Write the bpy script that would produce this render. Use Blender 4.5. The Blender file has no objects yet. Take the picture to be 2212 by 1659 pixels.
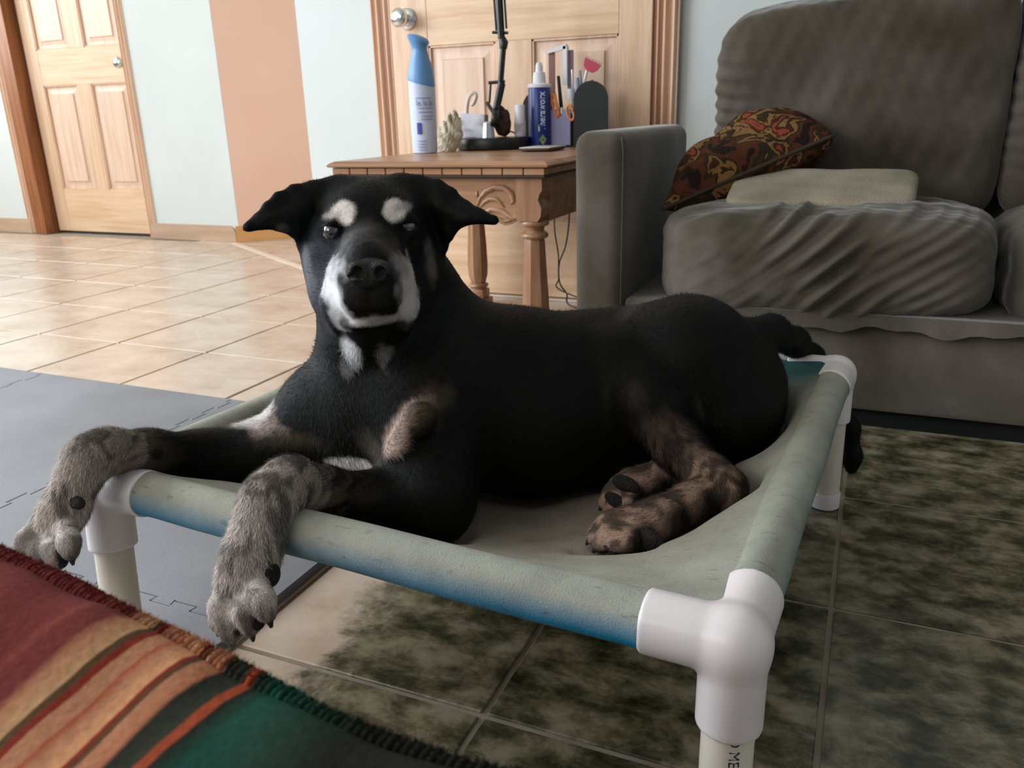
import bpy, bmesh, math, random
import numpy as np
from mathutils import Vector, Matrix

random.seed(7); rng = np.random.default_rng(7)
S = bpy.context.scene
COL = S.collection
PI = math.pi

# ------------------------------------------------------------------ camera
H = 0.615
FPX = 1753.0
def _n(v): return v/np.linalg.norm(v)
_down = _n(np.array([1250-1106., -(6100-829.5), -FPX]))
_y = np.array([1900-1106., -(225-829.5), -FPX]); _y = _n(_y); _y = _n(_y-_down*np.dot(_y, _down))
_z = -_down; _x = np.cross(_y, _z)
R_WC = np.stack([_x, _y, _z], 0)          # world = R_WC @ cam
cam_d = bpy.data.cameras.new('camera'); cam = bpy.data.objects.new('camera', cam_d); COL.objects.link(cam)
cam.matrix_world = Matrix([list(R_WC[0])+[0], list(R_WC[1])+[0], list(R_WC[2])+[H], [0, 0, 0, 1]])
cam_d.sensor_fit = 'HORIZONTAL'; cam_d.sensor_width = 36; cam_d.lens = 36*FPX/2212
cam_d.clip_start = 0.02; cam_d.clip_end = 60
cam_d.dof.use_dof = True; cam_d.dof.focus_distance = 0.80; cam_d.dof.aperture_fstop = 14
S.camera = cam

# ------------------------------------------------------------------ light
S.view_settings.view_transform = 'Standard'; S.view_settings.look = 'None'
S.view_settings.gamma = 1; S.view_settings.use_curve_mapping = False
S.view_settings.exposure = 0.06
W = bpy.data.worlds.new('world'); S.world = W; W.use_nodes = True
W.node_tree.nodes['Background'].inputs[0].default_value = (0.80, 0.88, 1.0, 1)
W.node_tree.nodes['Background'].inputs[1].default_value = 0.27
def area(name, loc, target, sx, sy, power, color):
    l = bpy.data.lights.new(name, 'AREA'); l.shape = 'RECTANGLE'; l.size = sx; l.size_y = sy
    l.energy = power; l.color = color
    o = bpy.data.objects.new(name, l); COL.objects.link(o); o.location = loc
    o.rotation_euler = (Vector(target)-Vector(loc)).to_track_quat('-Z', 'Y').to_euler()
    return o
area('window_light_left', (-3.4, 0.2, 1.55), (0.0, 1.3, 0.3), 2.2, 1.7, 112, (0.86, 0.93, 1.0))
area('hall_light', (-5.6, 2.2, 1.9), (-3.2, 4.2, 0.8), 1.8, 1.8, 84, (0.95, 0.98, 1.0))
area('window_light_behind', (-1.7, -1.6, 1.7), (-0.4, 1.2, 0.3), 1.8, 1.2, 26, (1.0, 0.93, 0.86))

# ------------------------------------------------------------------ helpers
def at(px, py, Y):
    """point on the vertical plane y=Y seen along one measured sight line of the photograph"""
    d = R_WC @ np.array([px-1106., -(py-829.5), -FPX]); t = Y/d[1]
    return np.array([0, 0, H])+t*d
def atz(px, py, z):
    d = R_WC @ np.array([px-1106., -(py-829.5), -FPX]); t = (z-H)/d[2]
    return np.array([0, 0, H])+t*d
def sl(c):
    return tuple(((v/255)/12.92 if v/255 <= .04045 else ((v/255+.055)/1.055)**2.4) for v in c)+(1,)

def link(name, me, m=None, parent=None, smooth=True):
    o = bpy.data.objects.new(name, me); COL.objects.link(o)
    if m is not None and len(me.materials) == 0: me.materials.append(m)
    if parent is not None: o.parent = parent
    if smooth:
        for p in me.polygons: p.use_smooth = True
    return o
def tag(o, label=None, cat=None, group=None, kind=None):
    if label: o['label'] = label
    if cat: o['category'] = cat
    if group: o['group'] = group
    if kind: o['kind'] = kind
    return o
def empty(name, loc=(0, 0, 0), label=None, cat=None, group=None, kind=None, rz=0):
    o = bpy.data.objects.new(name, None); COL.objects.link(o); o.location = loc; o.rotation_euler = (0, 0, rz)
    o.empty_display_size = .02
    o_mats[o.name] = (Matrix.Translation(Vector(loc)) @ Matrix.Rotation(rz, 4, 'Z')).inverted()
    return tag(o, label, cat, group, kind)
o_mats = {}

class MB:
    """collects shapes given in world metres; build() links them as one mesh object"""
    def __init__(s): s.bm = bmesh.new()
    def add(s, verts, faces):
        vs = [s.bm.verts.new(v) for v in verts]
        for f in faces:
            try: s.bm.faces.new([vs[i] for i in f])
            except ValueError: pass
        return vs
    def box(s, c, d, bev=0, rot=None, seg=2):
        r = bmesh.ops.create_cube(s.bm, size=1)
        vs = r['verts']
        bmesh.ops.scale(s.bm, vec=d, verts=vs)
        if bev > 0:
            es = list({e for v in vs for e in v.link_edges})
            rr = bmesh.ops.bevel(s.bm, geom=es, offset=bev, segments=seg, profile=.5, affect='EDGES')
            vs = list({v for v in rr['verts']} | {v for v in vs if v.is_valid})
        if rot is not None: bmesh.ops.transform(s.bm, matrix=rot, verts=vs)
        bmesh.ops.translate(s.bm, vec=c, verts=vs)
        return vs
    def box2(s, a, b, bev=0, seg=2):
        a = Vector(a); b = Vector(b)
        return s.box((a+b)/2, [abs(x) for x in (b-a)], bev, None, seg)
    def lathe(s, prof, base=(0, 0, 0), axis=(0, 0, 1), n=32, sx=1, sy=1):
        q = Vector((0, 0, 1)).rotation_difference(Vector(axis)).to_matrix()
        base = Vector(base); rings = []
        for (r, z) in prof:
            ring = []
            for k in range(n):
                a = 2*PI*k/n
                ring.append(s.bm.verts.new(base+q @ Vector((r*math.cos(a)*sx, r*math.sin(a)*sy, z))))
            rings.append(ring)
        for i in range(len(rings)-1):
            for k in range(n):
                s.bm.faces.new([rings[i][k], rings[i][(k+1) % n], rings[i+1][(k+1) % n], rings[i+1][k]])
        s.bm.faces.new(rings[0][::-1]); s.bm.faces.new(rings[-1])
    def cyl(s, a, b, r, r2=None, n=24):
        a = Vector(a); b = Vector(b); L = (b-a).length
        s.lathe([(r, 0), (r if r2 is None else r2, L)], a, (b-a).normalized(), n)
    def tube(s, pts, r, n=10):
        pts = [Vector(p) for p in pts]; rings = []; up = Vector((0, 0, 1))
        t0 = (pts[1]-pts[0]).normalized()
        x = t0.orthogonal().normalized()
        for i, p in enumerate(pts):
            t = (pts[min(i+1, len(pts)-1)]-pts[max(i-1, 0)]).normalized()
            x = (x-t*x.dot(t)).normalized(); y = t.cross(x)
            rr = r[i] if hasattr(r, '__len__') else r
            rings.append([s.bm.verts.new(p+(x*math.cos(2*PI*k/n)+y*math.sin(2*PI*k/n))*rr) for k in range(n)])
        for i in range(len(rings)-1):
            for k in range(n):
                s.bm.faces.new([rings[i][k], rings[i][(k+1) % n], rings[i+1][(k+1) % n], rings[i+1][k]])
        s.bm.faces.new(rings[0][::-1]); s.bm.faces.new(rings[-1])
    def prism(s, poly, o, ax, ay, th):
        """polygon in the plane (o, ax, ay), thickened by th along ax x ay"""
        o = Vector(o); ax = Vector(ax); ay = Vector(ay); nz = ax.cross(ay).normalized()
        a = [s.bm.verts.new(o+ax*p[0]+ay*p[1]) for p in poly]
        b = [s.bm.verts.new(o+ax*p[0]+ay*p[1]+nz*th) for p in poly]
        n = len(poly)
        s.bm.faces.new(a[::-1]); s.bm.faces.new(b)
        for i in range(n): s.bm.faces.new([a[i], a[(i+1) % n], b[(i+1) % n], b[i]])
    def grid(s, P, closeu=False):
        """P[i][j] points"""
        vs = [[s.bm.verts.new(p) for p in row] for row in P]
        for i in range(len(vs)-1):
            for j in range(len(vs[0])-1):
                s.bm.faces.new([vs[i][j], vs[i][j+1], vs[i+1][j+1], vs[i+1][j]])
    def build(s, name, m, parent=None, smooth=False, angle=None):
        bmesh.ops.recalc_face_normals(s.bm, faces=s.bm.faces[:])
        me = bpy.data.meshes.new(name); s.bm.to_mesh(me); s.bm.free()
        if parent is not None and parent.name in o_mats: me.transform(o_mats[parent.name])
        o = link(name, me, m, parent, smooth)
        if parent is not None and parent.name in o_mats: pass
        if angle is not None:
            for p in me.polygons: p.use_smooth = True
            me.set_sharp_from_angle(angle=math.radians(angle))
        if parent is not None and parent.name in o_mats: o_mats[o.name] = o_mats[parent.name]
        return o

def np_mesh(name, V, F, m, parent=None, smooth=True, colors=None):
    V = np.asarray(V, dtype=np.float32); F = np.asarray(F, dtype=np.int32); k = F.shape[1]
    me = bpy.data.meshes.new(name)
    if parent is not None and parent.name in o_mats:
        M4 = np.array(o_mats[parent.name]); V = V @ M4[:3, :3].T.astype(np.float32)+M4[:3, 3].astype(np.float32)
    me.vertices.add(len(V)); me.vertices.foreach_set('co', V.ravel())
    me.loops.add(F.size); me.loops.foreach_set('vertex_index', F.ravel())
    me.polygons.add(len(F)); me.polygons.foreach_set('loop_start', np.arange(0, F.size, k, dtype=np.int32))
    me.polygons.foreach_set('use_smooth', np.full(len(F), smooth))
    me.update(calc_edges=True)
    if colors is not None:
        a = me.color_attributes.new('coat', 'FLOAT_COLOR', 'POINT')
        C4 = np.ones((len(V), 4), dtype=np.float32); C4[:, :colors.shape[1]] = colors
        a.data.foreach_set('color', C4.ravel())
    me.materials.append(m)
    o = bpy.data.objects.new(name, me); COL.objects.link(o)
    if parent is not None:
        o.parent = parent
        if parent.name in o_mats: o_mats[o.name] = o_mats[parent.name]
    return o

# ---- materials
class NT:
    def __init__(s, m): s.t = m.node_tree; s.b = s.t.nodes['Principled BSDF']
    def n(s, typ, **kw):
        nd = s.t.nodes.new(typ)
        for k, v in kw.items(): setattr(nd, k, v)
        return nd
    def l(s, a, b): s.t.links.new(a, b)
def mat(name, col, rough=.5, metal=0, spec=.5, **kw):
    m = bpy.data.materials.new(name); m.use_nodes = True
    b = m.node_tree.nodes['Principled BSDF']
    b.inputs['Base Color'].default_value = sl(col) if max(col) > 1 else tuple(col)[:3]+(1,)
    b.inputs['Roughness'].default_value = rough; b.inputs['Metallic'].default_value = metal
    b.inputs['Specular IOR Level'].default_value = spec
    for k, v in kw.items():
        b.inputs[k.replace('_', ' ')].default_value = v
    return m
def noisy(name, stops, scale=8, detail=6, rough=.6, stretch=(1, 1, 1), bump=0, bscale=60, coord='Object', rvar=None, spec=.4, dist=0, sheen=0, rot=(0, 0, 0)):
    """procedural: noise -> colour ramp, optional bump; stops = [(pos, rgb)]"""
    m = mat(name, stops[0][1], rough, 0, spec); k = NT(m)
    tc = k.n('ShaderNodeTexCoord'); mp = k.n('ShaderNodeMapping'); mp.inputs['Scale'].default_value = stretch
    mp.inputs['Rotation'].default_value = rot
    k.l(tc.outputs[coord], mp.inputs[0])
    nz = k.n('ShaderNodeTexNoise'); nz.inputs['Scale'].default_value = scale; nz.inputs['Detail'].default_value = detail
    nz.inputs['Distortion'].default_value = dist
    k.l(mp.outputs[0], nz.inputs['Vector'])
    cr = k.n('ShaderNodeValToRGB'); k.l(nz.outputs[0], cr.inputs[0])
    e = cr.color_ramp.elements
    while len(e) < len(stops): e.new(.5)
    for i, (p, c) in enumerate(stops): e[i].position = p; e[i].color = sl(c)
    k.l(cr.outputs[0], k.b.inputs['Base Color'])
    if bump:
        n2 = k.n('ShaderNodeTexNoise'); n2.inputs['Scale'].default_value = bscale; n2.inputs['Detail'].default_value = 5
        k.l(mp.outputs[0], n2.inputs['Vector'])
        bp = k.n('ShaderNodeBump'); bp.inputs['Strength'].default_value = bump; bp.inputs['Distance'].default_value = .01
        k.l(n2.outputs[0], bp.inputs['Height']); k.l(bp.outputs[0], k.b.inputs['Normal'])
    if rvar:
        mr = k.n('ShaderNodeMapRange'); mr.inputs['To Min'].default_value = rvar[0]; mr.inputs['To Max'].default_value = rvar[1]
        k.l(nz.outputs[0], mr.inputs['Value']); k.l(mr.outputs[0], k.b.inputs['Roughness'])
    if sheen:
        k.b.inputs['Sheen Weight'].default_value = sheen; k.b.inputs['Sheen Roughness'].default_value = .4
    return m
def wood(name, c1, c2, c3, axis='z', rough=.4, sc=1.0):
    st = {'z': (14, 14, .9), 'x': (.9, 14, 14), 'y': (14, .9, 14)}[axis]
    return noisy(name, [(.30, c1), (.52, c2), (.72, c3)], 3*sc, 5, rough, st, .08, 20, dist=.6)

M = {}
M['wall'] = noisy('wall_paint_pale_mint', [(.3, (204, 209, 206)), (.7, (210, 215, 212))], 3, 3, .85, bump=.05, bscale=180)
M['wall_peach'] = noisy('wall_paint_peach', [(.3, (236, 192, 168)), (.7, (239, 197, 174))], 3, 3, .85, bump=.05, bscale=180)
M['oak_v'] = wood('door_wood_upright', (208, 170, 136), (221, 187, 156), (229, 198, 170), 'z', .38)
M['oak_h'] = wood('door_wood_crosswise', (210, 172, 134), (223, 189, 154), (231, 200, 168), 'x', .38)
M['oak_d'] = wood('door_wood_panel', (212, 178, 152), (225, 194, 170), (231, 203, 180), 'z', .35)
M['trim'] = wood('trim_wood', (204, 164, 134), (218, 182, 154), (228, 196, 170), 'z', .4)
M['jamb'] = wood('jamb_wood', (132, 80, 46), (152, 96, 58), (168, 110, 68), 'z', .4)
M['skirt'] = noisy('baseboard_wood', [(.3, (176, 146, 120)), (.7, (196, 168, 142))], 4, 5, .5, (1, 1, 6))
M['skirt_o'] = noisy('baseboard_wood_orange', [(.3, (205, 150, 92)), (.7, (216, 164, 106))], 4, 5, .45, (1, 1, 6))
M['steel'] = mat('satin_nickel', (.75, .75, .76), .18, 1)
M['grout'] = noisy('grout', [(.3, (136, 124, 108)), (.7, (162, 150, 134))], 20, 4, .8)
M['white_pvc'] = noisy('white_pvc', [(.35, (226, 216, 216)), (.62, (238, 230, 229)), (.8, (242, 236, 234))], 9, 6, .30, bump=.015, bscale=90, spec=.5)
M['ivory_pvc'] = noisy('ivory_pvc_pipe', [(.35, (222, 212, 196)), (.7, (236, 228, 214))], 7, 4, .34)
M['print'] = mat('black_print', (30, 30, 32), .6)
M['table'] = wood('table_oak', (138, 98, 68), (166, 124, 92), (184, 144, 112), 'x', .30)
M['table_v'] = wood('table_oak_upright', (134, 94, 66), (160, 118, 88), (178, 138, 108), 'z', .32)
M['groove'] = mat('dark_groove', (52, 34, 24), .7)
M['black_plastic'] = mat('black_plastic', (17, 18, 20), .38)
M['black_mesh'] = mat('matt_black', (12, 13, 13), .7)
M['suede'] = noisy('sofa_microsuede', [(.28, (58, 52, 39)), (.45, (80, 73, 62)), (.60, (99, 91, 82)), (.74, (121, 112, 105))], 3.4, 5, .85, bump=.12, bscale=260, sheen=.35, dist=.5, spec=.15)
M['void'] = mat('under_sofa_shade', (12, 12, 12), .95)

def tile_material():
    m = mat('stone_look_tile', (.5, .4, .3), .3); k = NT(m)
    geo = k.n('ShaderNodeNewGeometry')
    def noise(sc, det, dist=0, st=(1, 1, 1), off=(0, 0, 0)):
        mp = k.n('ShaderNodeMapping'); mp.inputs['Scale'].default_value = st; mp.inputs['Location'].default_value = off
        k.l(geo.outputs['Position'], mp.inputs[0])
        n = k.n('ShaderNodeTexNoise'); n.inputs['Scale'].default_value = sc; n.inputs['Detail'].default_value = det
        n.inputs['Roughness'].default_value = .66; n.inputs['Distortion'].default_value = dist
        k.l(mp.outputs[0], n.inputs['Vector']); return n
    def ramp(src, stops):
        c = k.n('ShaderNodeValToRGB'); e = c.color_ramp.elements
        while len(e) < len(stops): e.new(.5)
        for i, (p, cc) in enumerate(stops): e[i].position = p; e[i].color = sl(cc) if len(cc) == 3 else cc
        k.l(src, c.inputs[0]); return c
    # beige tone for the left floor, paled to paint in the window reflection
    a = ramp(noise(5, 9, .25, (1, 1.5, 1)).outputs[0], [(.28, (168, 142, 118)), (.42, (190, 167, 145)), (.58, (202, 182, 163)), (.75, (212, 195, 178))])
    # olive tone for the right floor, dim light painted into the stone colour
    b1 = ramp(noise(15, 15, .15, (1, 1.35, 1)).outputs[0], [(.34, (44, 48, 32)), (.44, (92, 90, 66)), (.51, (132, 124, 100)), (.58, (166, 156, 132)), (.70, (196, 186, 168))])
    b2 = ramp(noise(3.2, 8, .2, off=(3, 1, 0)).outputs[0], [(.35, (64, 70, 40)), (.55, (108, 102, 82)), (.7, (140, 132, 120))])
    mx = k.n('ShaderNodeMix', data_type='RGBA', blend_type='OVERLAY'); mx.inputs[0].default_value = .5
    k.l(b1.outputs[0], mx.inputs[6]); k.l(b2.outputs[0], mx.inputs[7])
    # one mottled tile: reflection and dimness put into colour by world x plus noise
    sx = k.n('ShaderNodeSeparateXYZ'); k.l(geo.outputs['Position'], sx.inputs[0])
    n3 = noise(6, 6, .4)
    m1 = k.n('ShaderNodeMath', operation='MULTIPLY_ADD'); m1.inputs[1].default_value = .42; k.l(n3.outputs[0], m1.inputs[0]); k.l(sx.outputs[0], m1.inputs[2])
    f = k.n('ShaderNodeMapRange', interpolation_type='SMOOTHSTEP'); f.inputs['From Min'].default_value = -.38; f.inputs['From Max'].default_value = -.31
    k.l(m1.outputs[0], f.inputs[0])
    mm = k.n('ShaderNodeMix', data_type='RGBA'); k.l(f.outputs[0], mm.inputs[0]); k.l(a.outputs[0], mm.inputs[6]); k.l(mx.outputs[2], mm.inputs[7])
    k.l(mm.outputs[2], k.b.inputs['Base Color'])
    n4 = noise(9, 6, .3, off=(1, 5, 0))
    rr = k.n('ShaderNodeMapRange'); rr.inputs['To Min'].default_value = .16; rr.inputs['To Max'].default_value = .34
    k.l(n4.outputs[0], rr.inputs[0]); k.l(rr.outputs[0], k.b.inputs['Roughness'])
    bp = k.n('ShaderNodeBump'); bp.inputs['Strength'].default_value = .16; bp.inputs['Distance'].default_value = .006
    k.l(noise(26, 9, .4).outputs[0], bp.inputs['Height']); k.l(bp.outputs[0], k.b.inputs['Normal'])
    return m
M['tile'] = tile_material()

def curved_text(s, size, mapf, bold=0):
    """text flattened to a mesh, each vertex sent through mapf(x, y) -> 3D"""
    cu = bpy.data.curves.new('txt', 'FONT'); cu.body = s; cu.size = size; cu.offset = bold; cu.resolution_u = 3
    o = bpy.data.objects.new('txt', cu); COL.objects.link(o)
    bpy.context.view_layer.update()
    me = bpy.data.meshes.new_from_object(o.evaluated_get(bpy.context.evaluated_depsgraph_get()))
    bpy.data.objects.remove(o); bm = bmesh.new(); bm.from_mesh(me); bpy.data.meshes.remove(me)
    bmesh.ops.triangulate(bm, faces=bm.faces[:])
    for v in bm.verts: v.co = mapf(v.co.x, v.co.y)
    b = MB(); b.bm.free(); b.bm = bm
    return b

# ================================================================== STRUCTURE
# floor: grout bed with single tiles
fb = MB(); fb.box2((-6.4, -1.5, -.06), (2.4, 6.6, -.003))
floor = fb.build('floor', M['grout']); tag(floor, kind='structure')
TX, TY, X0, Y0 = .3365, .3435, .0092, .643
tb = MB(); tb.box((0, 0, -.005), (TX-.007, TY-.007, .010), .0015, None, 1)
bmesh.ops.delete(tb.bm, geom=[f for f in tb.bm.faces if f.normal.z < -.9], context='FACES')
tme = None; cnt = 0
def in_view(x, y, m=320):
    c = R_WC.T @ np.array([x, y, -H])
    if c[2] > -.15: return False
    px = 1106-FPX*c[0]/c[2]; py = 829.5+FPX*c[1]/c[2]
    return -m < px < 2212+m and py < 1659+m
for j in range(-2, 12):
    for i in range(-16, 6):
        x = X0+TX*(i+.5); y = Y0+TY*(j+.5)
        if x < -3.36 and y > 3.33: continue
        if y > 3.7 and x > -2.0: continue
        if y > 2.62 and x > -1.0: continue
        if not in_view(x, y): continue
        if tme is None:
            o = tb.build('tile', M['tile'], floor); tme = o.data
            o.location = (x, y, 0)
        else:
            o = bpy.data.objects.new('tile', tme); COL.objects.link(o); o.parent = floor; o.location = (x, y, random.uniform(-.0005, .0003))
        cnt += 1
print('tiles', cnt)

# back wall behind sofa and door_1 (front face y = 2.60) with the door opening
WH = 2.45
wb = MB()
wb.box2((-1.955, 2.62, 0), (-1.60, 2.74, WH)); wb.box2((-.585, 2.62, 0), (2.3, 2.74, WH)); wb.box2((-1.60, 2.62, 2.10), (-.585, 2.74, WH))
tag(wb.build('wall_back', M['wall']), kind='structure')
# far wall with door_2 (front face y = 3.45)
wb = MB()
wb.box2((-6.2, 3.45, 0), (-4.60, 3.60, WH)); wb.box2((-3.70, 3.45, 0), (-3.085, 3.60, WH)); wb.box2((-4.60, 3.45, 2.08), (-3.70, 3.60, WH))
tag(wb.build('wall_far', M['wall']), kind='structure')
# peach wall running off at 45 degrees behind the corner
wb = MB()
wb.prism([(0, 0), (3.2, 0), (3.2, WH), (0, WH)], (-3.087, 3.4505, 0), (.707, .707, 0), (0, 0, 1), -.12)
tag(wb.build('wall_peach', M['wall_peach']), kind='structure')
# short return of the white wall going back from its end
wb = MB(); wb.box2((-1.955, 2.74, 0), (-1.835, 4.6, WH)); tag(wb.build('wall_return', M['wall']), kind='structure')
# right-hand end of the room, out of frame
wb = MB(); wb.box2((2.3, -1.5, 0), (2.42, 2.74, WH)); tag(wb.build('wall_right', M['wall']), kind='structure')
cb = MB(); cb.box2((-6.2, -1.5, WH), (2.42, 6.4, WH+.06)); 
tag(cb.build('ceiling', M['wall']), kind='structure')

def rounded_board(x0, x1, z1, r, left=False, right=True):
    p = [(x0, 0), (x1, 0)]
    if right: p += [(x1-r+r*math.cos(a), z1-r+r*math.sin(a)) for a in np.linspace(0, PI/2, 8)]
    else: p += [(x1, z1)]
    if left: p += [(x0+r+r*math.cos(a), z1-r+r*math.sin(a)) for a in np.linspace(PI/2, PI, 8)]
    else: p += [(x0, z1)]
    return p
b = MB(); b.prism(rounded_board(-3.70, -3.10, .085, .045), (0, 3.45, 0), (1, 0, 0), (0, 0, 1), .014)
tag(b.build('baseboard_far', M['skirt']), kind='structure')
b = MB(); b.prism(rounded_board(-6.2, -4.68, .085, .045, False, False), (0, 3.45, 0), (1, 0, 0), (0, 0, 1), .014)
tag(b.build('baseboard_far_left', M['skirt']), kind='structure')
b = MB(); b.prism([(0, 0), (3.1, 0), (3.1, .085), (0, .085)], (-3.10, 3.44, 0), (.707, .707, 0), (0, 0, 1), .014)
tag(b.build('baseboard_peach', M['skirt_o']), kind='structure')
b = MB(); b.prism(rounded_board(-1.962, -1.625, .088, .03, True, False), (0, 2.62, 0), (1, 0, 0), (0, 0, 1), .016)
tag(b.build('baseboard_back', M['skirt']), kind='structure')
# floor strip crossing the opening
b = MB(); b.prism([(-.0, -.014), (1.33, -.014), (1.33, .014), (0, .014)], (-3.085, 3.40, -.001), Vector((1.12, -.70, 0)).normalized(), Vector((.70, 1.12, 0)).normalized(), .0045)
tag(b.build('trim_1', mat('pale_threshold_strip', (222, 205, 184), .4)), kind='structure')

def casing(b, xa, xb, z0, z1, y, d=.018):
    """fluted upright casing, face towards -y"""
    n = 26; P = []
    for i in range(n+1):
        t = i/n; x = xa+(xb-xa)*t
        yy = y-d*(.55+.45*math.cos(t*PI*5)) if .06 < t < .94 else y-d*.5
        P.append((x, yy))
    rows = [[(x, yy, z) for (x, yy) in [(xa, y+.005)]+P+[(xb, y+.005)]] for z in (z0, z1)]
    b.grid(rows)
def panel_door(root, x0, x1, z0, z1, y, panels, knobx):
    """six-panel door, room face at y; panels = [(xa, xb, za, zb)]"""
    th = .035; rec = .012
    b = MB(); b.box2((x0, y+rec, z0), (x1, y+th, z1)); b.build('door_core', M['oak_d'], root)
    xs = sorted({x0, x1}); cols = sorted({(p[0], p[1]) for p in panels})
    st = MB()
    st.box2((x0, y, z0), (cols[0][0], y+rec+.004, z1), .002, 1); st.box2((cols[-1][1], y, z0), (x1, y+rec+.004, z1), .002, 1)
    st.build('stile', M['oak_v'], root)
    rows = sorted({(p[2], p[3]) for p in panels})
    zz = [z0]+[v for r in rows for v in r]+[z1]
    for i in range(0, len(zz), 2):
        r = MB(); r.box2((cols[0][0], y, zz[i]), (cols[-1][1], y+rec+.004, zz[i+1]), .0015, 1); r.build('rail', M['oak_h'], root)
    for (za, zb) in rows:
        r = MB(); r.box2((cols[0][1], y, za), (cols[1][0], y+rec+.004, zb), .0015, 1); r.build('mullion', M['oak_v'], root)
    for (xa, xb, za, zb) in panels:
        p = MB(); g = .010; w = .034
        o_ = [(xa+g, za+g), (xb-g, za+g), (xb-g, zb-g), (xa+g, zb-g)]
        i_ = [(xa+g+w, za+g+w), (xb-g-w, za+g+w), (xb-g-w, zb-g-w), (xa+g+w, zb-g-w)]
        j_ = [(xa+g+w+.003, za+g+w+.003), (xb-g-w-.003, za+g+w+.003), (xb-g-w-.003, zb-g-w-.003), (xa+g+w+.003, zb-g-w-.003)]
        V = [(x, y+rec+.002, z) for x, z in o_]+[(x, y+rec-.003, z) for x, z in i_]+[(x, y+.003, z) for x, z in j_]
        F = []
        for q in range(4):
            F.append((q, (q+1) % 4, 4+(q+1) % 4, 4+q)); F.append((4+q, 4+(q+1) % 4, 8+(q+1) % 4, 8+q))
        F.append((8, 9, 10, 11)); p.add(V, F); p.build('panel', M['oak_d'], root)
        fr = MB()   # dark moulding line round the panel
        for (a, c) in (((xa, za), (xb, za+.007)), ((xa, zb-.007), (xb, zb)), ((xa, za), (xa+.007, zb)), ((xb-.007, za), (xb, zb))):
            fr.box2((a[0], y+.003, a[1]), (c[0], y+rec+.003, c[1]), .001, 1)
        fr.build('panel_moulding', M['trim'], root)
    k = MB(); kx, kz = knobx
    k.lathe([(.001, 0), (.034, .0), (.034, .006), (.028, .011), (.015, .013), (.013, .03), (.020, .036), (.029, .046), (.030, .058), (.025, .067), (.012, .071), (.001, .072)], (kx, y, kz), (0, -1, 0), 32)
    k.build('door_knob', M['steel'], root, True, 50)

# door_1 behind the side table
d1 = empty('door_1', (0, 0, 0), kind='structure')
panel_door(d1, -1.545, -.645, .012, 2.03, 2.583,
           [(a, c, e, f) for (a, c) in ((-1.405, -1.160), (-1.033, -.748)) for (e, f) in ((.27, .838), (1.03, 1.60), (1.70, 1.92))], (-1.478, .925))
b = MB(); b.box2((-1.60, 2.60, 0), (-1.585, 2.72, 2.1)); b.box2((-1.585, 2.592, 0), (-1.547, 2.70, 2.06)); b.box2((-.643, 2.592, 0), (-.60, 2.70, 2.06)); b.box2((-1.57, 2.592, 2.035), (-.6, 2.7, 2.06))
tag(b.build('trim_2', M['jamb']), kind='structure')
b = MB(); casing(b, -1.625, -1.552, 0, 2.12, 2.60); casing(b, -.634, -.567, 0, 2.12, 2.60); b.box2((-1.625, 2.585, 2.045), (-.567, 2.605, 2.12))
tag(b.build('trim_3', M['trim']), kind='structure')
b = MB(); b.box2((-1.55, 2.57, 0), (-.64, 2.72, .008), .002)
tag(b.build('trim_4', mat('door_sill', (205, 190, 172), .5)), kind='structure')
# door_2 in the far wall, set back in its opening
d2 = empty('door_2', (0, 0, 0), kind='structure')
panel_door(d2, -4.52, -3.72, .014, 2.03, 3.50,
           [(a, c, e, f) for (a, c) in ((-4.42, -4.155), (-4.045, -3.775)) for (e, f) in ((.26, .835), (1.025, 1.60), (1.70, 1.92))], (-3.752, .93))
b = MB(); b.box2((-4.64, 3.43, 0), (-4.545, 3.60, 2.05)); b.box2((-4.545, 3.43, 2.035), (-3.70, 3.6, 2.06))
tag(b.build('trim_5', M['jamb']), kind='structure')
b = MB(); casing(b, -4.71, -4.635, 0, 2.12, 3.45, .012); casing(b, -3.722, -3.665, 0, 2.12, 3.45, .012)
tag(b.build('trim_6', M['trim']), kind='structure')

# ================================================================== FOAM MAT TILES
M['foam'] = noisy('grey_foam', [(.3, (112, 113, 118)), (.55, (124, 125, 130)), (.75, (135, 136, 140))], 5, 7, .48, bump=.10, bscale=500, rvar=(.38, .6), spec=.5)
k = NT(M['foam']); tc = k.n('ShaderNodeTexCoord'); wv = k.n('ShaderNodeTexWave', bands_direction='Y'); wv.inputs['Scale'].default_value = 150; wv.inputs['Distortion'].default_value = 0   # foam ribs
k.l(tc.outputs['Object'], wv.inputs['Vector']); bp = k.n('ShaderNodeBump'); bp.inputs['Strength'].default_value = .35; bp.inputs['Distance'].default_value = .0012
k.l(wv.outputs[1], bp.inputs['Height']); old = k.b.inputs['Normal'].links[0].from_socket; k.l(old, bp.inputs['Normal']); k.l(bp.outputs[0], k.b.inputs['Normal'])
M['foam_edge'] = mat('dark_foam_edge', (24, 25, 28), .8)
def jig_edge(a, c, n, s, d=.011):
    """polyline from a to c with n dovetail teeth, s=+1/-1/0"""
    a = Vector(a); c = Vector(c); t = (c-a).normalized(); L = (c-a).length; nn = Vector((t.y, -t.x))
    if s == 0: return [a]
    P = [a]; p = L/n
    for i in range(n):
        c0 = a+t*(p*(i+.5)); w = p*.25; e = p*.035
        P += [c0-t*w, c0-t*(w+e)+nn*d*s, c0+t*(w+e)+nn*d*s, c0+t*w]
    return P
MAT = .62
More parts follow.
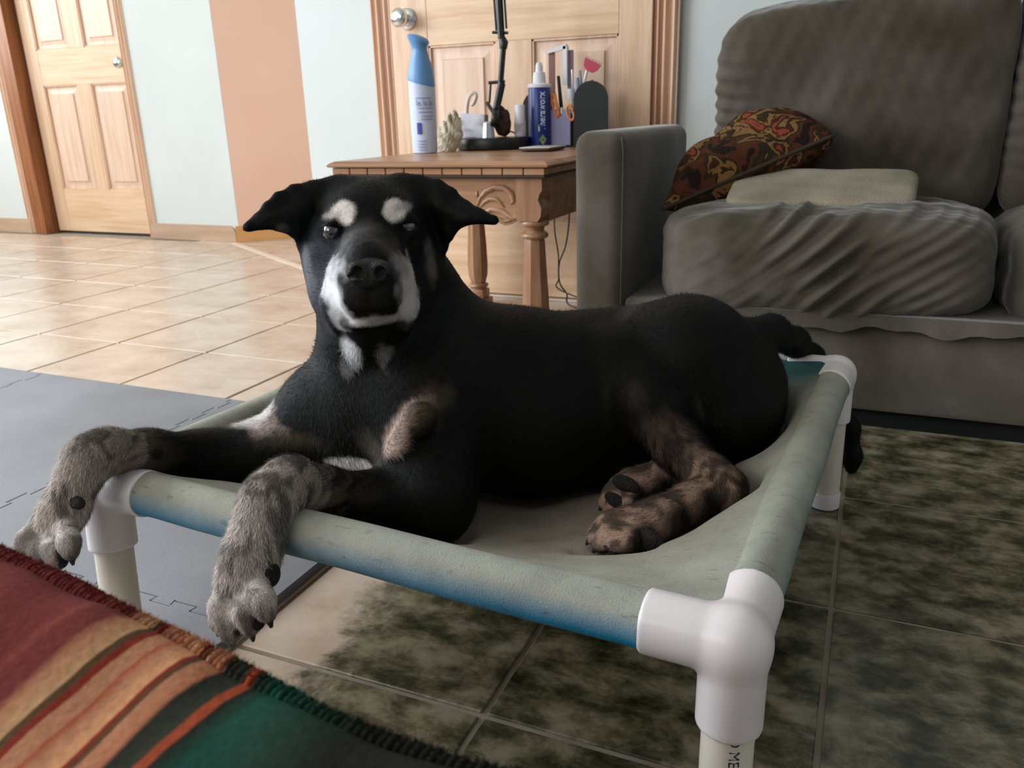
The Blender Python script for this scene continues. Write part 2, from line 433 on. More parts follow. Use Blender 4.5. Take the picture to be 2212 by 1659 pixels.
def foam_tile(x0, y0, x1, y1, sides, label, h=.0125):
    c = [(x0, y0), (x1, y0), (x1, y1), (x0, y1)]; P = []
    for q in range(4): P += jig_edge(c[q], c[(q+1) % 4], 9, sides[q])
    g = .0012
    b = MB(); b.prism([(p.x, p.y) for p in P], (0, 0, 0), (1, 0, 0), (0, 1, 0), h)
    bmesh.ops.recalc_face_normals(b.bm, faces=b.bm.faces[:])
    es = [e for e in b.bm.edges if all(v.co.z > h-.0001 for v in e.verts)]
    bmesh.ops.bevel(b.bm, geom=es, offset=.0012, segments=1, affect='EDGES')
    o = b.build('foam_mat_tile', M['foam'])
    return tag(o, label, 'foam mat', 'interlocking grey foam mat tiles')
XR, YT = -.672, 1.352
g = .0015
yb = YT-.688
foam_tile(XR-MAT, yb+g, XR, YT, (-1, 0, 0, -1), 'grey foam mat tile under the cot, between its left legs, ending at the beige tiles')
foam_tile(XR-2*MAT, yb+g, XR-MAT-g, YT, (-1, 1, 0, -1), 'grey foam mat tile left of the cot, along the beige tiles')
foam_tile(XR-3*MAT, yb+g, XR-2*MAT-g, YT, (-1, 1, 0, 0), 'grey foam mat tile at the far left edge of the photo')
foam_tile(XR-MAT, yb-MAT, XR, yb, (0, 0, 1, -1), 'grey foam mat tile under the near left cot leg and the hanging front paws')
foam_tile(XR-2*MAT, yb-MAT, XR-MAT-g, yb, (0, 1, 1, 0), 'grey foam mat tile mostly hidden under the striped blanket, left edge')

# ================================================================== SDF TOOLS
class Field:
    def __init__(s, lo, hi, vox):
        s.lo = np.array(lo, dtype=np.float64); s.v = vox
        s.n = np.ceil((np.array(hi)-s.lo)/vox).astype(int)+1
        s.D = np.full(s.n, .5, dtype=np.float32); s.prims = []
    def window(s, lo, hi):
        a = np.clip(np.floor((lo-s.lo)/s.v).astype(int), 0, s.n-1); b = np.clip(np.ceil((hi-s.lo)/s.v).astype(int)+1, 1, s.n)
        if (b <= a).any(): return None
        ax = [(s.lo[i]+s.v*np.arange(a[i], b[i])).astype(np.float32) for i in range(3)]
        return tuple(slice(a[i], b[i]) for i in range(3)), np.meshgrid(*ax, indexing='ij')
    def comb(s, fn, lo, hi, k, mode='u'):
        w = s.window(np.array(lo)-k*1.2-s.v*2, np.array(hi)+k*1.2+s.v*2)
        if w is None: return
        sl_, (X, Y, Z) = w; d = fn(X, Y, Z).astype(np.float32); D = s.D[sl_]
        if mode == 'u':
            h = np.maximum(k-np.abs(D-d), 0)/k; s.D[sl_] = np.minimum(D, d)-h*h*k*.25
        else:
            h = np.maximum(k-np.abs(D+d), 0)/k; s.D[sl_] = np.maximum(D, -d)+h*h*k*.25
    def cone(s, a, b, ra, rb, k=.012, mode='u', flow=None):
        a = np.array(a, float); b = np.array(b, float); ba = b-a; L2 = max(ba@ba, 1e-12)
        def fn(X, Y, Z):
            x, y, z = X-a[0], Y-a[1], Z-a[2]
            t = np.clip((x*ba[0]+y*ba[1]+z*ba[2])/L2, 0, 1)
            return np.sqrt((x-ba[0]*t)**2+(y-ba[1]*t)**2+(z-ba[2]*t)**2)-(ra+(rb-ra)*t)
        lo = np.minimum(a-ra, b-rb); hi = np.maximum(a+ra, b+rb)
        s.comb(fn, lo, hi, k, mode)
        if mode == 'u': s.prims.append((fn, (ba if flow is None else np.array(flow))))
    def chain(s, pts, k=.012):
        for (a, ra), (b, rb) in zip(pts[:-1], pts[1:]): s.cone(a, b, ra, rb, k)
    def ell(s, c, r, k=.012, R=None, mode='u', flow=(0, 0, 0)):
        c = np.array(c, float); r = np.array(r, float); R = np.eye(3) if R is None else np.array(R)   # rows = axes
        def fn(X, Y, Z):
            x, y, z = X-c[0], Y-c[1], Z-c[2]
            q = [R[i, 0]*x+R[i, 1]*y+R[i, 2]*z for i in range(3)]
            k0 = np.sqrt(sum((q[i]/r[i])**2 for i in range(3))); k1 = np.sqrt(sum((q[i]/r[i]**2)**2 for i in range(3)))
            return k0*(k0-1)/np.maximum(k1, 1e-6)
        e = np.full(3, r.max()); s.comb(fn, c-e, c+e, k, mode)
        if mode == 'u': s.prims.append((fn, np.array(flow, float)))
    def tri(s, a, b, c, th, k=.006, flow=(0, 0, 0)):
        a, b, c = (np.array(v, float) for v in (a, b, c))
        ba, cb, ac = b-a, c-b, a-c; nor = np.cross(ba, ac)
        def fn(X, Y, Z):
            def sub(o): return (X-o[0], Y-o[1], Z-o[2])
            def dot(u, v): return u[0]*v[0]+u[1]*v[1]+u[2]*v[2]
            pa, pb, pc = sub(a), sub(b), sub(c)
            sg = np.sign(dot(pa, np.cross(ba, nor)))+np.sign(dot(pb, np.cross(cb, nor)))+np.sign(dot(pc, np.cross(ac, nor)))
            def seg(e, p):
                t = np.clip(dot(p, e)/(e@e), 0, 1)
                return (e[0]*t-p[0])**2+(e[1]*t-p[1])**2+(e[2]*t-p[2])**2
            ed = np.minimum(np.minimum(seg(ba, pa), seg(cb, pb)), seg(ac, pc))
            pl = dot(pa, nor)**2/(nor@nor)
            return np.sqrt(np.where(sg < 2, ed, pl))-th
        P = np.stack([a, b, c]); s.comb(fn, P.min(0)-th, P.max(0)+th, k)
        s.prims.append((fn, np.array(flow, float)))
    def mesh(s):
        D = s.D; I = D < 0; n = np.array(D.shape)
        c = np.zeros(n-1, dtype=np.uint8)
        for dx in (0, 1):
            for dy in (0, 1):
                for dz in (0, 1): c += I[dx:n[0]-1+dx, dy:n[1]-1+dy, dz:n[2]-1+dz]
        act = np.argwhere((c > 0) & (c < 8)); idx = -np.ones(n-1, dtype=np.int64); idx[tuple(act.T)] = np.arange(len(act))
        P = np.zeros((len(act), 3)); cnt = np.zeros(len(act))
        cor = [(x, y, z) for x in (0, 1) for y in (0, 1) for z in (0, 1)]
        for i, p in enumerate(cor):
            for q in cor[i+1:]:
                df = np.array(q)-np.array(p)
                if np.abs(df).sum() != 1: continue
                d0 = D[tuple((act+p).T)]; d1 = D[tuple((act+q).T)]; m = (d0 < 0) != (d1 < 0)
                t = np.where(m, d0/np.where(m, d0-d1, 1), 0)
                P += m[:, None]*(np.array(p)+t[:, None]*df); cnt += m
        V = s.lo+s.v*(act+P/cnt[:, None])
        F = []
        for ax in range(3):
            u, w = (ax+1) % 3, (ax+2) % 3
            sA = [slice(None)]*3; sB = [slice(None)]*3; sA[ax] = slice(0, -1); sB[ax] = slice(1, None)
            cr = I[tuple(sA)] != I[tuple(sB)]; e = np.argwhere(cr)
            e = e[(e[:, u] > 0) & (e[:, w] > 0) & (e[:, u] < n[u]-1) & (e[:, w] < n[w]-1)]
            ins = I[tuple(e.T)]
            def g_(du, dw):
                f = e.copy(); f[:, u] -= du; f[:, w] -= dw; return idx[tuple(f.T)]
            q = np.stack([g_(1, 1), g_(0, 1), g_(0, 0), g_(1, 0)], 1)
            q[~ins] = q[~ins][:, ::-1]; F.append(q)
        F = np.concatenate(F); F = F[(F >= 0).all(1)]
        return V, F

# ================================================================== DOG COT (frame of pipe with slung canvas)
RZ = .223
NR, NL, FR, FL = (Vector(atz(*p, RZ)) for p in ((1586, 1388), (228, 1044), (1806, 808), (958, 716)))
feet = {'NR': Vector((NR.x, NR.y, 0)), 'NL': Vector(atz(277, 1424, .0125)), 'FR': Vector(atz(1780, 1091, 0)), 'FL': Vector((FL.x, FL.y, .0125))}
cot = empty('dog_cot', ((NR+FL)/2*1.0).to_tuple()[:2]+(0,), 'raised dog cot of white plastic pipe with slung grey-green canvas', 'dog bed')
def fitting(p, da, db, dl):
    da, db, dl = (np.array(d.normalized()) for d in (da, db, dl)); p = np.array(p)
    f = Field(p-.13, p+.13, .0017)
    R0 = .0268
    for d, L in ((da, .0715), (db, .0715), (dl, .076)):
        f.cone(p, p+d*L, R0-.0004, R0-.0002, .0085)
    f.ell(p, (R0-.005,)*3, .008)
    for d, L in ((da, .0715), (db, .0715), (dl, .076)):   # flat socket mouths
        n = d; q = p+d*L
        f.comb(lambda X, Y, Z, n=n, q=q: -((X-q[0])*n[0]+(Y-q[1])*n[1]+(Z-q[2])*n[2]), q-.04, q+.04, .0035, 's')
    V, F = f.mesh()
    np_mesh('corner_fitting', V, F, M['white_pvc'], cot)
for p, a, b_, ft in ((NR, NL, FR, feet['NR']), (NL, NR, FL, feet['NL']), (FR, FL, NR, feet['FR']), (FL, FR, NL, feet['FL'])):
    fitting(p, a-p, b_-p, ft-p)
for nm, p in (('NR', NR), ('NL', NL), ('FR', FR), ('FL', FL)):
    b = MB(); ft = feet[nm]; d = (p-ft).normalized(); b.cyl(ft+d*.004, p, .0212, n=40); lg = b.build('leg', M['ivory_pvc'], cot, True, 40)
    b = MB(); b.lathe([(.019, 0), (.0228, .0015), (.0233, .004), (.0233, .024), (.0225, .026), (.021, .0262)], ft, d, 40); b.build('foot_cap', M['white_pvc'], lg, True, 40)
for a, c in ((NR, NL), (NR, FR), (NL, FL), (FR, FL)):
    b = MB(); b.cyl(a.lerp(c, .04), a.lerp(c, .96), .0208, n=24); b.build('rail', M['ivory_pvc'], cot, True, 40)
# print on the near right leg: letters run down the pipe
b = curved_text('D ME', .0175, lambda x, y: Vector((0, 0, 0)))
b.bm.free()
def legtext(x, y):
    r = .02145; a = math.radians(-78)+(y-.0)/r
    return Vector((NR.x+r*math.cos(a), NR.y+r*math.sin(a), RZ-.0725-x))
b = curved_text('D ME', .0125, legtext); b.build('printed_letters', M['print'], cot)

M['canvas'] = None
def canvas_material():
    m = mat('faded_canvas', (.4, .4, .4), .82, 0, .25); k = NT(m)
    at_ = k.n('ShaderNodeAttribute', attribute_name='coat')
    tc = k.n('ShaderNodeTexCoord'); n = k.n('ShaderNodeTexNoise'); n.inputs['Scale'].default_value = 16; n.inputs['Detail'].default_value = 9; n.inputs['Roughness'].default_value = .7
    k.l(tc.outputs['Object'], n.inputs['Vector'])
    r = k.n('ShaderNodeMapRange'); r.inputs['From Min'].default_value = .3; r.inputs['From Max'].default_value = .7; r.inputs['To Min'].default_value = .80; r.inputs['To Max'].default_value = 1.18
    k.l(n.outputs[0], r.inputs[0])
    mp = k.n('ShaderNodeMapping'); mp.inputs['Scale'].default_value = (30, 110, 60); k.l(tc.outputs['Object'], mp.inputs[0])
    n2 = k.n('ShaderNodeTexNoise'); n2.inputs['Scale'].default_value = 1.6; n2.inputs['Detail'].default_value = 3; k.l(mp.outputs[0], n2.inputs['Vector'])
    r2 = k.n('ShaderNodeMapRange'); r2.inputs['From Min'].default_value = .28; r2.inputs['From Max'].default_value = .36; r2.inputs['To Min'].default_value = .72; r2.inputs['To Max'].default_value = 1.0
    k.l(n2.outputs[0], r2.inputs[0])
    ml = k.n('ShaderNodeMath', operation='MULTIPLY'); k.l(r.outputs[0], ml.inputs[0]); k.l(r2.outputs[0], ml.inputs[1])
    v = k.n('ShaderNodeVectorMath', operation='SCALE'); k.l(at_.outputs['Color'], v.inputs[0]); k.l(ml.outputs[0], v.inputs['Scale'])
    k.l(v.outputs[0], k.b.inputs['Base Color'])
    w = k.n('ShaderNodeTexNoise'); w.inputs['Scale'].default_value = 500; k.l(tc.outputs['Object'], w.inputs['Vector'])
    bp = k.n('ShaderNodeBump'); bp.inputs['Strength'].default_value = .18; bp.inputs['Distance'].default_value = .004; k.l(w.outputs[0], bp.inputs['Height']); k.l(bp.outputs[0], k.b.inputs['Normal'])
    return m
M['canvas'] = canvas_material()
C_FADE = np.array(sl((157, 157, 145))[:3]); C_MID = np.array(sl((145, 135, 120))[:3]); C_BLUE = np.array(sl((44, 132, 172))[:3]); C_TEAL = np.array(sl((62, 104, 100))[:3])

def build_canvas(dogV):
    V = []; F = []; C = []
    # sleeves round the four rails
    def sleeve(a, c, unf, out):
        a = np.array(a); c = np.array(c); L = np.linalg.norm(c-a); d = (c-a)/L; up = np.array([0, 0, 1.]); s = np.cross(d, up)
        if s @ np.array(out) < 0: s = -s
        n, mN = 44, 64; base = len(V)
        for i in range(mN+1):
            x = .0705+(L-.141)*i/mN; e = min(x-.0705, L-.0705-x)
            for q in range(n):
                th = 2*PI*q/n
                r = .0240+.0006*math.sin(3*th+x*22)+.0009*math.exp(-e/.004)+.0006*math.sin(th*2+x*60)*math.exp(-e/.03)+.0007*math.exp(-((e-.012)/.0022)**2)
                p = a+d*x+(s*math.cos(th)+up*math.sin(th))*r
                V.append(p)
                h = math.sin(th)   # height round the pipe: the top has faded most
                w = min(1, max(0, (.62-h)/1.0))*max(0, min(1, .6+.6*math.cos(th)))*(1 if unf is not C_BLUE else .55+.45*abs(2*i/mN-.75))
                C.append(C_FADE*(1-w)+unf*w)
        for i in range(mN):
            for q in range(n): F.append((base+i*n+q, base+i*n+(q+1) % n, base+(i+1)*n+(q+1) % n, base+(i+1)*n+q))
    sleeve(NL, NR, C_BLUE, (0, -1, 0)); sleeve(NR, FR, C_TEAL*1.25, (1, 0, 0)); sleeve(NL, FL, C_TEAL, (1, 0, 0)); sleeve(FL, FR, C_TEAL, (0, -1, 0))
    # the slung sheet
    n = 150; base = len(V)
    U, T = np.meshgrid(np.linspace(0, 1, n+1), np.linspace(0, 1, n+1), indexing='ij')
    P = (np.array(NL)[None, None]*((1-U)*(1-T))[..., None]+np.array(NR)*(U*(1-T))[..., None]+np.array(FL)*((1-U)*T)[..., None]+np.array(FR)*(U*T)[..., None])
    fu = 1-np.abs(2*U-1)**2.1; ft = 1-np.abs(2*T-1)**2.3
    z = RZ+.0235-.124*fu*ft
    # folds pulled towards the near right corner and along the right rail
    z += .0035*np.sin((U*.8+T*.35)*38)*np.exp(-((U-.80)/.10)**2)*np.exp(-((T-.45)/.4)**2)*ft
    # the cloth gives way under the dog
    lo = np.full(z.shape, 9.); ii = dogV[:, 2] < .30
    D = dogV[ii]; o = np.array(NL); eu = np.array(NR)-o; ev = np.array(FL)-o
    A2 = np.array([[eu[0], ev[0]], [eu[1], ev[1]]]); uv = np.linalg.solve(A2, (D[:, :2]-o[:2]).T).T
    ok = (uv > .03).all(1) & (uv < .97).all(1); uv = uv[ok]; D = D[ok]
    gi = np.round(uv*n).astype(int); np.minimum.at(lo, (gi[:, 0], gi[:, 1]), D[:, 2])
    pad = lo.copy()
    for a in range(-3, 4):
        for c_ in range(-3, 4):
            pad = np.minimum(pad, np.roll(np.roll(lo, a, 0), c_, 1))
    dz = np.maximum(z-(pad-.003), 0)
    for _ in range(10):
        s_ = dz.copy(); s_[1:-1, 1:-1] = (dz[:-2, 1:-1]+dz[2:, 1:-1]+dz[1:-1, :-2]+dz[1:-1, 2:]+dz[1:-1, 1:-1]*2)/6
        dz = np.maximum(s_, np.maximum(z-(pad-.003), 0))
    edge = np.minimum(np.minimum(U, 1-U), np.minimum(T, 1-T)); print('max press', dz.max())
    z -= dz*np.clip((edge-.03)/.04, 0, 1)
    P[..., 2] = z
    V.extend(P.reshape(-1, 3))
    w = np.clip(fu*ft*1.5, 0, 1)[..., None]; w2 = (np.clip((T-.80)/.12, 0, 1)*np.clip((U-.5)/.3, 0, 1))[..., None]
    cc = C_FADE*(1-w)+C_MID*w; cc = cc*(1-w2)+C_TEAL*.6*w2
    C.extend(cc.reshape(-1, 3))
    I = base+np.arange((n+1)**2).reshape(n+1, n+1)
    F.extend(np.stack([I[:-1, :-1], I[1:, :-1], I[1:, 1:], I[:-1, 1:]], -1).reshape(-1, 4).tolist())
    # under layer, so the cloth has a thickness
    V2 = P.copy(); V2[..., 2] -= .0016; base = len(V); V.extend(V2.reshape(-1, 3)); C.extend(cc.reshape(-1, 3))
    I = base+np.arange((n+1)**2).reshape(n+1, n+1)
    F.extend(np.stack([I[:-1, 1:], I[1:, 1:], I[1:, :-1], I[:-1, :-1]], -1).reshape(-1, 4).tolist())
    np_mesh('canvas', np.array(V), F, M['canvas'], cot, colors=np.array(C))
    return P

# ================================================================== SOFA
def soft_box(c, size, p=5, n=48, disp=None, R=None, pinch=0):
    c = np.array(c, float); hs = np.array(size)/2; V = []; F = []; 
    g = np.tan(np.linspace(-1, 1, n+1)*PI/4*.98); g /= g[-1]
    def face(fx):
        b0 = len(V)
        for a in g:
            for b_ in g: V.append(fx(a, b_))
        for i in range(n):
            for j in range(n): F.append((b0+i*(n+1)+j, b0+(i+1)*(n+1)+j, b0+(i+1)*(n+1)+j+1, b0+i*(n+1)+j+1))
    face(lambda a, b: (a, -1, b)); face(lambda a, b: (-a, 1, b)); face(lambda a, b: (1, a, b)); face(lambda a, b: (-1, -a, b)); face(lambda a, b: (a, b, 1)); face(lambda a, b: (a, -b, -1))
    V = np.array(V, float); k = (np.abs(V)**p).sum(1)**(1/p); V = V/k[:, None]
    N = np.sign(V)*np.abs(V)**(p-1)/hs; N /= np.linalg.norm(N, axis=1)[:, None]
    W_ = V*hs
    if disp is not None: W_ = W_+N*disp(V, W_)[:, None]
    if R is not None: W_ = W_ @ np.array(R).T
    W_ = W_+c
    # weld shared borders
    key = {}; idx = np.zeros(len(W_), int); out = []
    for i, v in enumerate(np.round(W_, 5)):
        t = tuple(v)
        if t not in key: key[t] = len(out); out.append(W_[i])
        idx[i] = key[t]
    return np.array(out), idx[np.array(F)]
def ssum(P, seed, f, n=7):
    r = np.random.default_rng(seed); s = 0
    for i in range(n):
        k = r.normal(size=3)*f*(1+i*.35); s = s+np.sin(P @ k+r.uniform(0, 6))/(1+i*.5)
    return s/2.5
YS = 1.65
sofa = empty('sofa', (.1, 1.95, 0), 'grey-brown microsuede sofa standing along the white wall', 'sofa')
b = MB(); b.box2((-.572, YS, .03), (-.462, 2.30, .578), .032, 5)
for v in b.bm.verts:   # soft roll
    if v.co.z > .5: v.co.x += -.004*math.sin(v.co.y*9)
arm = b.build('armrest', M['suede'], sofa, True)
b = MB(); b.tube([(-.466, YS+.003, .03), (-.466, YS+.003, .54), (-.472, YS+.01, .565)], .0012, 6); b.build('piping', M['suede'], arm, True)
b = MB(); b.box2((-.462, YS+.012, .036), (1.5, 2.30, .235), .012, 2); b.build('base', M['suede'], sofa, True, 40)
b = MB(); b.box2((-.55, YS+.03, 0), (1.5, 2.28, .036)); b.build('gap_shade', M['void'], sofa)  # black block filling the gap under the sofa, standing in for shade
b = MB(); b.box2((-.33, 2.20, .2), (1.5, 2.36, .74), .03, 3); b.build('back_frame', M['suede'], sofa, True, 40)
b = MB(); b.prism([(x, .006*math.sin(x*30)+.004*math.sin(x*71)) for x in np.linspace(-.36, 1.4, 90)]+[(1.4, .03), (-.36, .03)], (0, YS+.006, .208), (1, 0, 0), (0, 0, 1), .02)
b.build('cover_hem', M['suede'], sofa, False)
def seat_disp(V, W_):
    x, y, z = W_.T; f = np.clip((-V[:, 1]-.25)/.6, 0, 1)+.35*np.clip(V[:, 2], 0, 1)
    env = np.exp(-((x-.02)/.15)**2)
    d = x-z*1.0-.035*np.sin(z*12); ph = d*2*PI/.062+1.3*np.sin(x*11+z*9)
    w = np.maximum(np.sin(ph), -.3)*(.55+.6*np.sin(x*23+z*15+1)+.35*np.sin(x*51-z*20))
    d2 = x-z*1.5; w2 = np.sin(d2*2*PI/.047+2)*np.exp(-((x-.20)/.09)**2)
    return .0085*f*env*w+.0018*f*w2+.007*ssum(W_, 3, 14)+.0022*ssum(W_, 9, 50)
for k, cx in enumerate((-.083, .565)):
    V, F = soft_box((cx, 1.905, .318), (.645, .57, .232), 4.2, 110 if k == 0 else 50, seat_disp)
    V[:, 2] -= .02*np.clip((V[:, 1]-1.75)/.4, 0, 1)
    np_mesh('seat_cushion', V, F, M['suede'], sofa)
def back_disp(V, W_):
    x, y, z = W_.T
    e = np.exp(-((x+.29)/.06)**2)*np.exp(-((z-.02)/.16)**2)
    return .0032*e*np.sin(z*2*PI/.036+x*22+2*np.sin(z*14))+.008*ssum(W_, 5, 9)+.0018*ssum(W_, 12, 60)
Rb = np.array(Matrix.Rotation(math.radians(9), 3, 'X').transposed())
for k, cx in enumerate((-.052, .56)):
    V, F = soft_box((cx, 2.135, .592), (.615, .19, .465), 7, 90 if k == 0 else 40, back_disp, Rb.T)
    V[:, 2] += .05*np.clip((V[:, 2]-.55)/.25, 0, 1)*(V[:, 0]+.35)/.6
    np_mesh('back_cushion', V, F, M['suede'], sofa)

# folded pale cloth lying on the seat
M['cloth'] = noisy('pale_cloth', [(.3, (126, 118, 98)), (.55, (148, 139, 120)), (.75, (164, 153, 136))], 9, 6, .9, bump=.3, bscale=240)
V, F = soft_box((0, 0, 0), (.36, .19, .045), 7, 40, lambda V, W_: .003*ssum(W_, 31, 30))
a = at(1770, 418, 1.83); Rz = np.array((Matrix.Rotation(math.radians(-3), 3, 'Z') @ Matrix.Rotation(math.radians(17), 3, 'X')))
V = V @ Rz.T+a
cl = np_mesh('folded_cloth', V, F, M['cloth']); tag(cl, 'folded pale grey-beige cloth lying on the sofa seat against the backrest', 'cloth')

# patterned scatter cushion
def pillow_material():
    m = mat('tapestry', (.3, .2, .1), .85, 0, .2); k = NT(m)
    tc = k.n('ShaderNodeTexCoord')
    n = k.n('ShaderNodeTexNoise'); n.inputs['Scale'].default_value = 13; n.inputs['Detail'].default_value = 6; n.inputs['Distortion'].default_value = .8
    k.l(tc.outputs['Object'], n.inputs['Vector'])
    c = k.n('ShaderNodeValToRGB'); c.color_ramp.interpolation = 'CONSTANT'; e = c.color_ramp.elements
    st = [(0, (34, 22, 16)), (.40, (84, 48, 30)), (.47, (46, 40, 20)), (.52, (128, 104, 62)), (.565, (60, 32, 22)), (.62, (136, 66, 44)), (.70, (70, 60, 34))]
    while len(e) < len(st): e.new(.5)
    for i, (p, cc) in enumerate(st): e[i].position = p; e[i].color = sl(cc)
    k.l(n.outputs[0], c.inputs[0])
    v = k.n('ShaderNodeTexNoise'); v.inputs['Scale'].default_value = 4; k.l(tc.outputs['Object'], v.inputs['Vector'])
    mx = k.n('ShaderNodeMix', data_type='RGBA', blend_type='MULTIPLY'); mx.inputs[0].default_value = .6
    r = k.n('ShaderNodeValToRGB'); r.color_ramp.elements[0].color = sl((150, 140, 110)); r.color_ramp.elements[1].color = sl((255, 190, 160)); k.l(v.outputs[0], r.inputs[0])
    k.l(c.outputs[0], mx.inputs[6]); k.l(r.outputs[0], mx.inputs[7]); k.l(mx.outputs[2], k.b.inputs['Base Color'])
    w = k.n('ShaderNodeTexNoise'); w.inputs['Scale'].default_value = 160; k.l(tc.outputs['Object'], w.inputs['Vector'])
    bp = k.n('ShaderNodeBump'); bp.inputs['Strength'].default_value = .3; bp.inputs['Distance'].default_value = .005; k.l(w.outputs[0], bp.inputs['Height']); k.l(bp.outputs[0], k.b.inputs['Normal'])
    return m
M['tapestry'] = pillow_material()
c1 = at(1803, 292, 1.93); c2 = at(1432, 452, 1.76); c4 = c2+np.array([-.03, .36, .0])
ex = (c1-c2); ey = (c4-c2); 
nrm = np.cross(ex, ey); nrm /= np.linalg.norm(nrm)
if nrm[2] < 0: nrm = -nrm
n = 70; uu = np.linspace(-1, 1, n+1); Vp = []; Fp = []
for sgn, hgt in ((1, .112), (-1, .075)):
    b0 = len(Vp)
    for u in uu:
        for v in uu:
            e = (1-u*u)*(1-v*v); pin = .10
            uu_ = u*(1-pin*(1-v*v)); vv_ = v*(1-pin*(1-u*u))
            hh = hgt*e**.42*(1+.10*math.sin(u*5+v*3)+.05*math.sin(v*11))
            Vp.append(c2+ex*(uu_+1)/2+ey*(vv_+1)/2+nrm*hh*sgn)
    for i in range(n):
        for j in range(n): Fp.append((b0+i*(n+1)+j, b0+(i+1)*(n+1)+j, b0+(i+1)*(n+1)+j+1, b0+i*(n+1)+j+1))
pil = empty('scatter_cushion', tuple((c1+c2)/2), 'brown, red and gold patterned scatter cushion leaning in the sofa corner', 'cushion')
np_mesh('cover', np.array(Vp), Fp, M['tapestry'], pil)
rim = []
for (u0, v0, u1, v1) in ((-1, -1, 1, -1), (1, -1, 1, 1), (1, 1, -1, 1), (-1, 1, -1, -1)):
    for t in np.linspace(0, 1, 24, endpoint=False):
        u = u0+(u1-u0)*t; v = v0+(v1-v0)*t
        rim.append(c2+ex*(u*(1-.1*(1-v*v))+1)/2+ey*(v*(1-.1*(1-u*u))+1)/2)
b = MB(); b.tube(rim+[rim[0]], .0045, 6); b.build('piping', mat('dark_piping', (52, 40, 26), .9), pil, True)

# ================================================================== SIDE TABLE
ZT = .515
tx0, tx1, ty0, ty1 = -1.240, -.668+.012, 1.722, 2.50
table = empty('side_table', ((tx0+tx1)/2, (ty0+ty1)/2, 0), 'carved oak side table between the panelled door and the sofa', 'side table')
b = MB()
prof = [(0.016, ZT), (.006, ZT-.004), (0, ZT-.009), (.0015, ZT-.013), (.010, ZT-.015)]
rows = []
for d, z in [(.10, ZT)]+prof: rows.append([(tx0+d, ty0+d, z), (tx1-d, ty0+d, z), (tx1-d, ty1-d, z), (tx0+d, ty1-d, z), (tx0+d, ty0+d, z)])
b.grid(rows); b.add(rows[0][:4], [(0, 1, 2, 3)]); b.add(rows[-1][:4], [(3, 2, 1, 0)])
bmesh.ops.remove_doubles(b.bm, verts=b.bm.verts[:], dist=.0001)
b.build('tabletop', M['table'], table)
b = MB(); b.box2((tx0+.016, ty0+.014, ZT-.031), (tx1-.016, ty1-.014, ZT-.014)); b.box2((tx0+.010, ty0+.008, ZT-.037), (tx1-.010, ty1-.008, ZT-.031), .002, 2)
b.build('frieze_backing', M['groove'], table)
nb = 11; L = tx1-tx0-.020
for k in range(nb):
    x = tx0+.010+L*k/nb
    b = MB(); b.box2((x+.0012, ty0+.008, ZT-.0305), (x+L/nb-.0012, ty0+.03, ZT-.0158), .0012, 1); b.build('dentil', M['table'], table)
for sx in (tx0+.010, tx1-.028):
    for k in range(14):
        L2 = ty1-ty0-.03; y = ty0+.02+L2*k/14
        b = MB(); b.box2((sx, y+.0012, ZT-.0305), (sx+.018, y+L2/14-.0012, ZT-.0158), .0012, 1); b.build('dentil', M['table'], table)
lx0, lx1, ly0, ly1 = tx0+.022, tx1-.022, ty0+.020, ty1-.022
LW = .064
# front apron with its wavy lower edge
xr = lx1-LW; xl = lx0+LW; cx = (xl+xr)/2; hw = (xr-xl)/2
def edge_z(s): # s 0 at the leg, 1 at the middle
    pts = [(0, .382), (.10, .371), (.16, .368), (.24, .376), (.34, .386), (.42, .385), (.52, .372), (.68, .362), (.85, .357), (1, .355)]
    return np.interp(s, [p[0] for p in pts], [p[1] for p in pts])
low = [(cx+hw*t, float(edge_z(1-abs(t)))) for t in np.linspace(-1, 1, 61)]
b = MB(); b.prism(low+[(xr, ZT-.037), (xl, ZT-.037)], (0, ly0+.008, 0), (1, 0, 0), (0, 0, 1), -.02)
ap = b.build('apron', M['table'], table)
b = MB(); pts = [(x, ly0+.006, z+.010) for x, z in low[2:-2]]; b.tube(pts, .0028, 8); b.build('apron_bead', M['table'], ap, True)
for s in (1, -1):   # carved leaf scroll
    b = MB()
    def q(px, py): # right-hand carving read off, mirrored for the left
        p = at(px, py, ly0+.006); x = p[0] if s == 1 else 2*cx-p[0]; return (x, ly0+.008, p[2])
    b.tube([q(1030, 445), q(1036, 428), q(1048, 414), q(1066, 405), (q(1088, 406)), q(1104, 418), q(1109, 434), q(1102, 442)], [.003, .004, .006, .0075, .0075, .007, .006, .002], 10)
    b.tube([q(1036, 448), q(1044, 438), q(1056, 430), q(1070, 430), q(1082, 440), q(1090, 449)], [.002, .004, .005, .0055, .004, .001], 10)
    b.tube([q(1031, 425), q(1029, 418), q(1031, 411)], [.004, .004, .001], 8)
    b.tube([q(1040, 462), q(1060, 452), q(1084, 456), q(1104, 472), q(1122, 470), q(1131, 456)], [.003, .006, .007, .006, .004, .002], 10)
    b.build('carved_scroll', M['table'], ap, True)
for (xa, xb, ya, yb_) in ((lx1-.02, lx1-.004, ly0+LW, ly1-LW), (lx0+.004, lx0+.02, ly0+LW, ly1-LW), (xl, xr, ly1-.024, ly1-.006)):
    b = MB(); b.box2((xa, ya, .375), (xb, yb_, ZT-.037), .002, 1); b.build('apron', M['table'], table)
legm = None
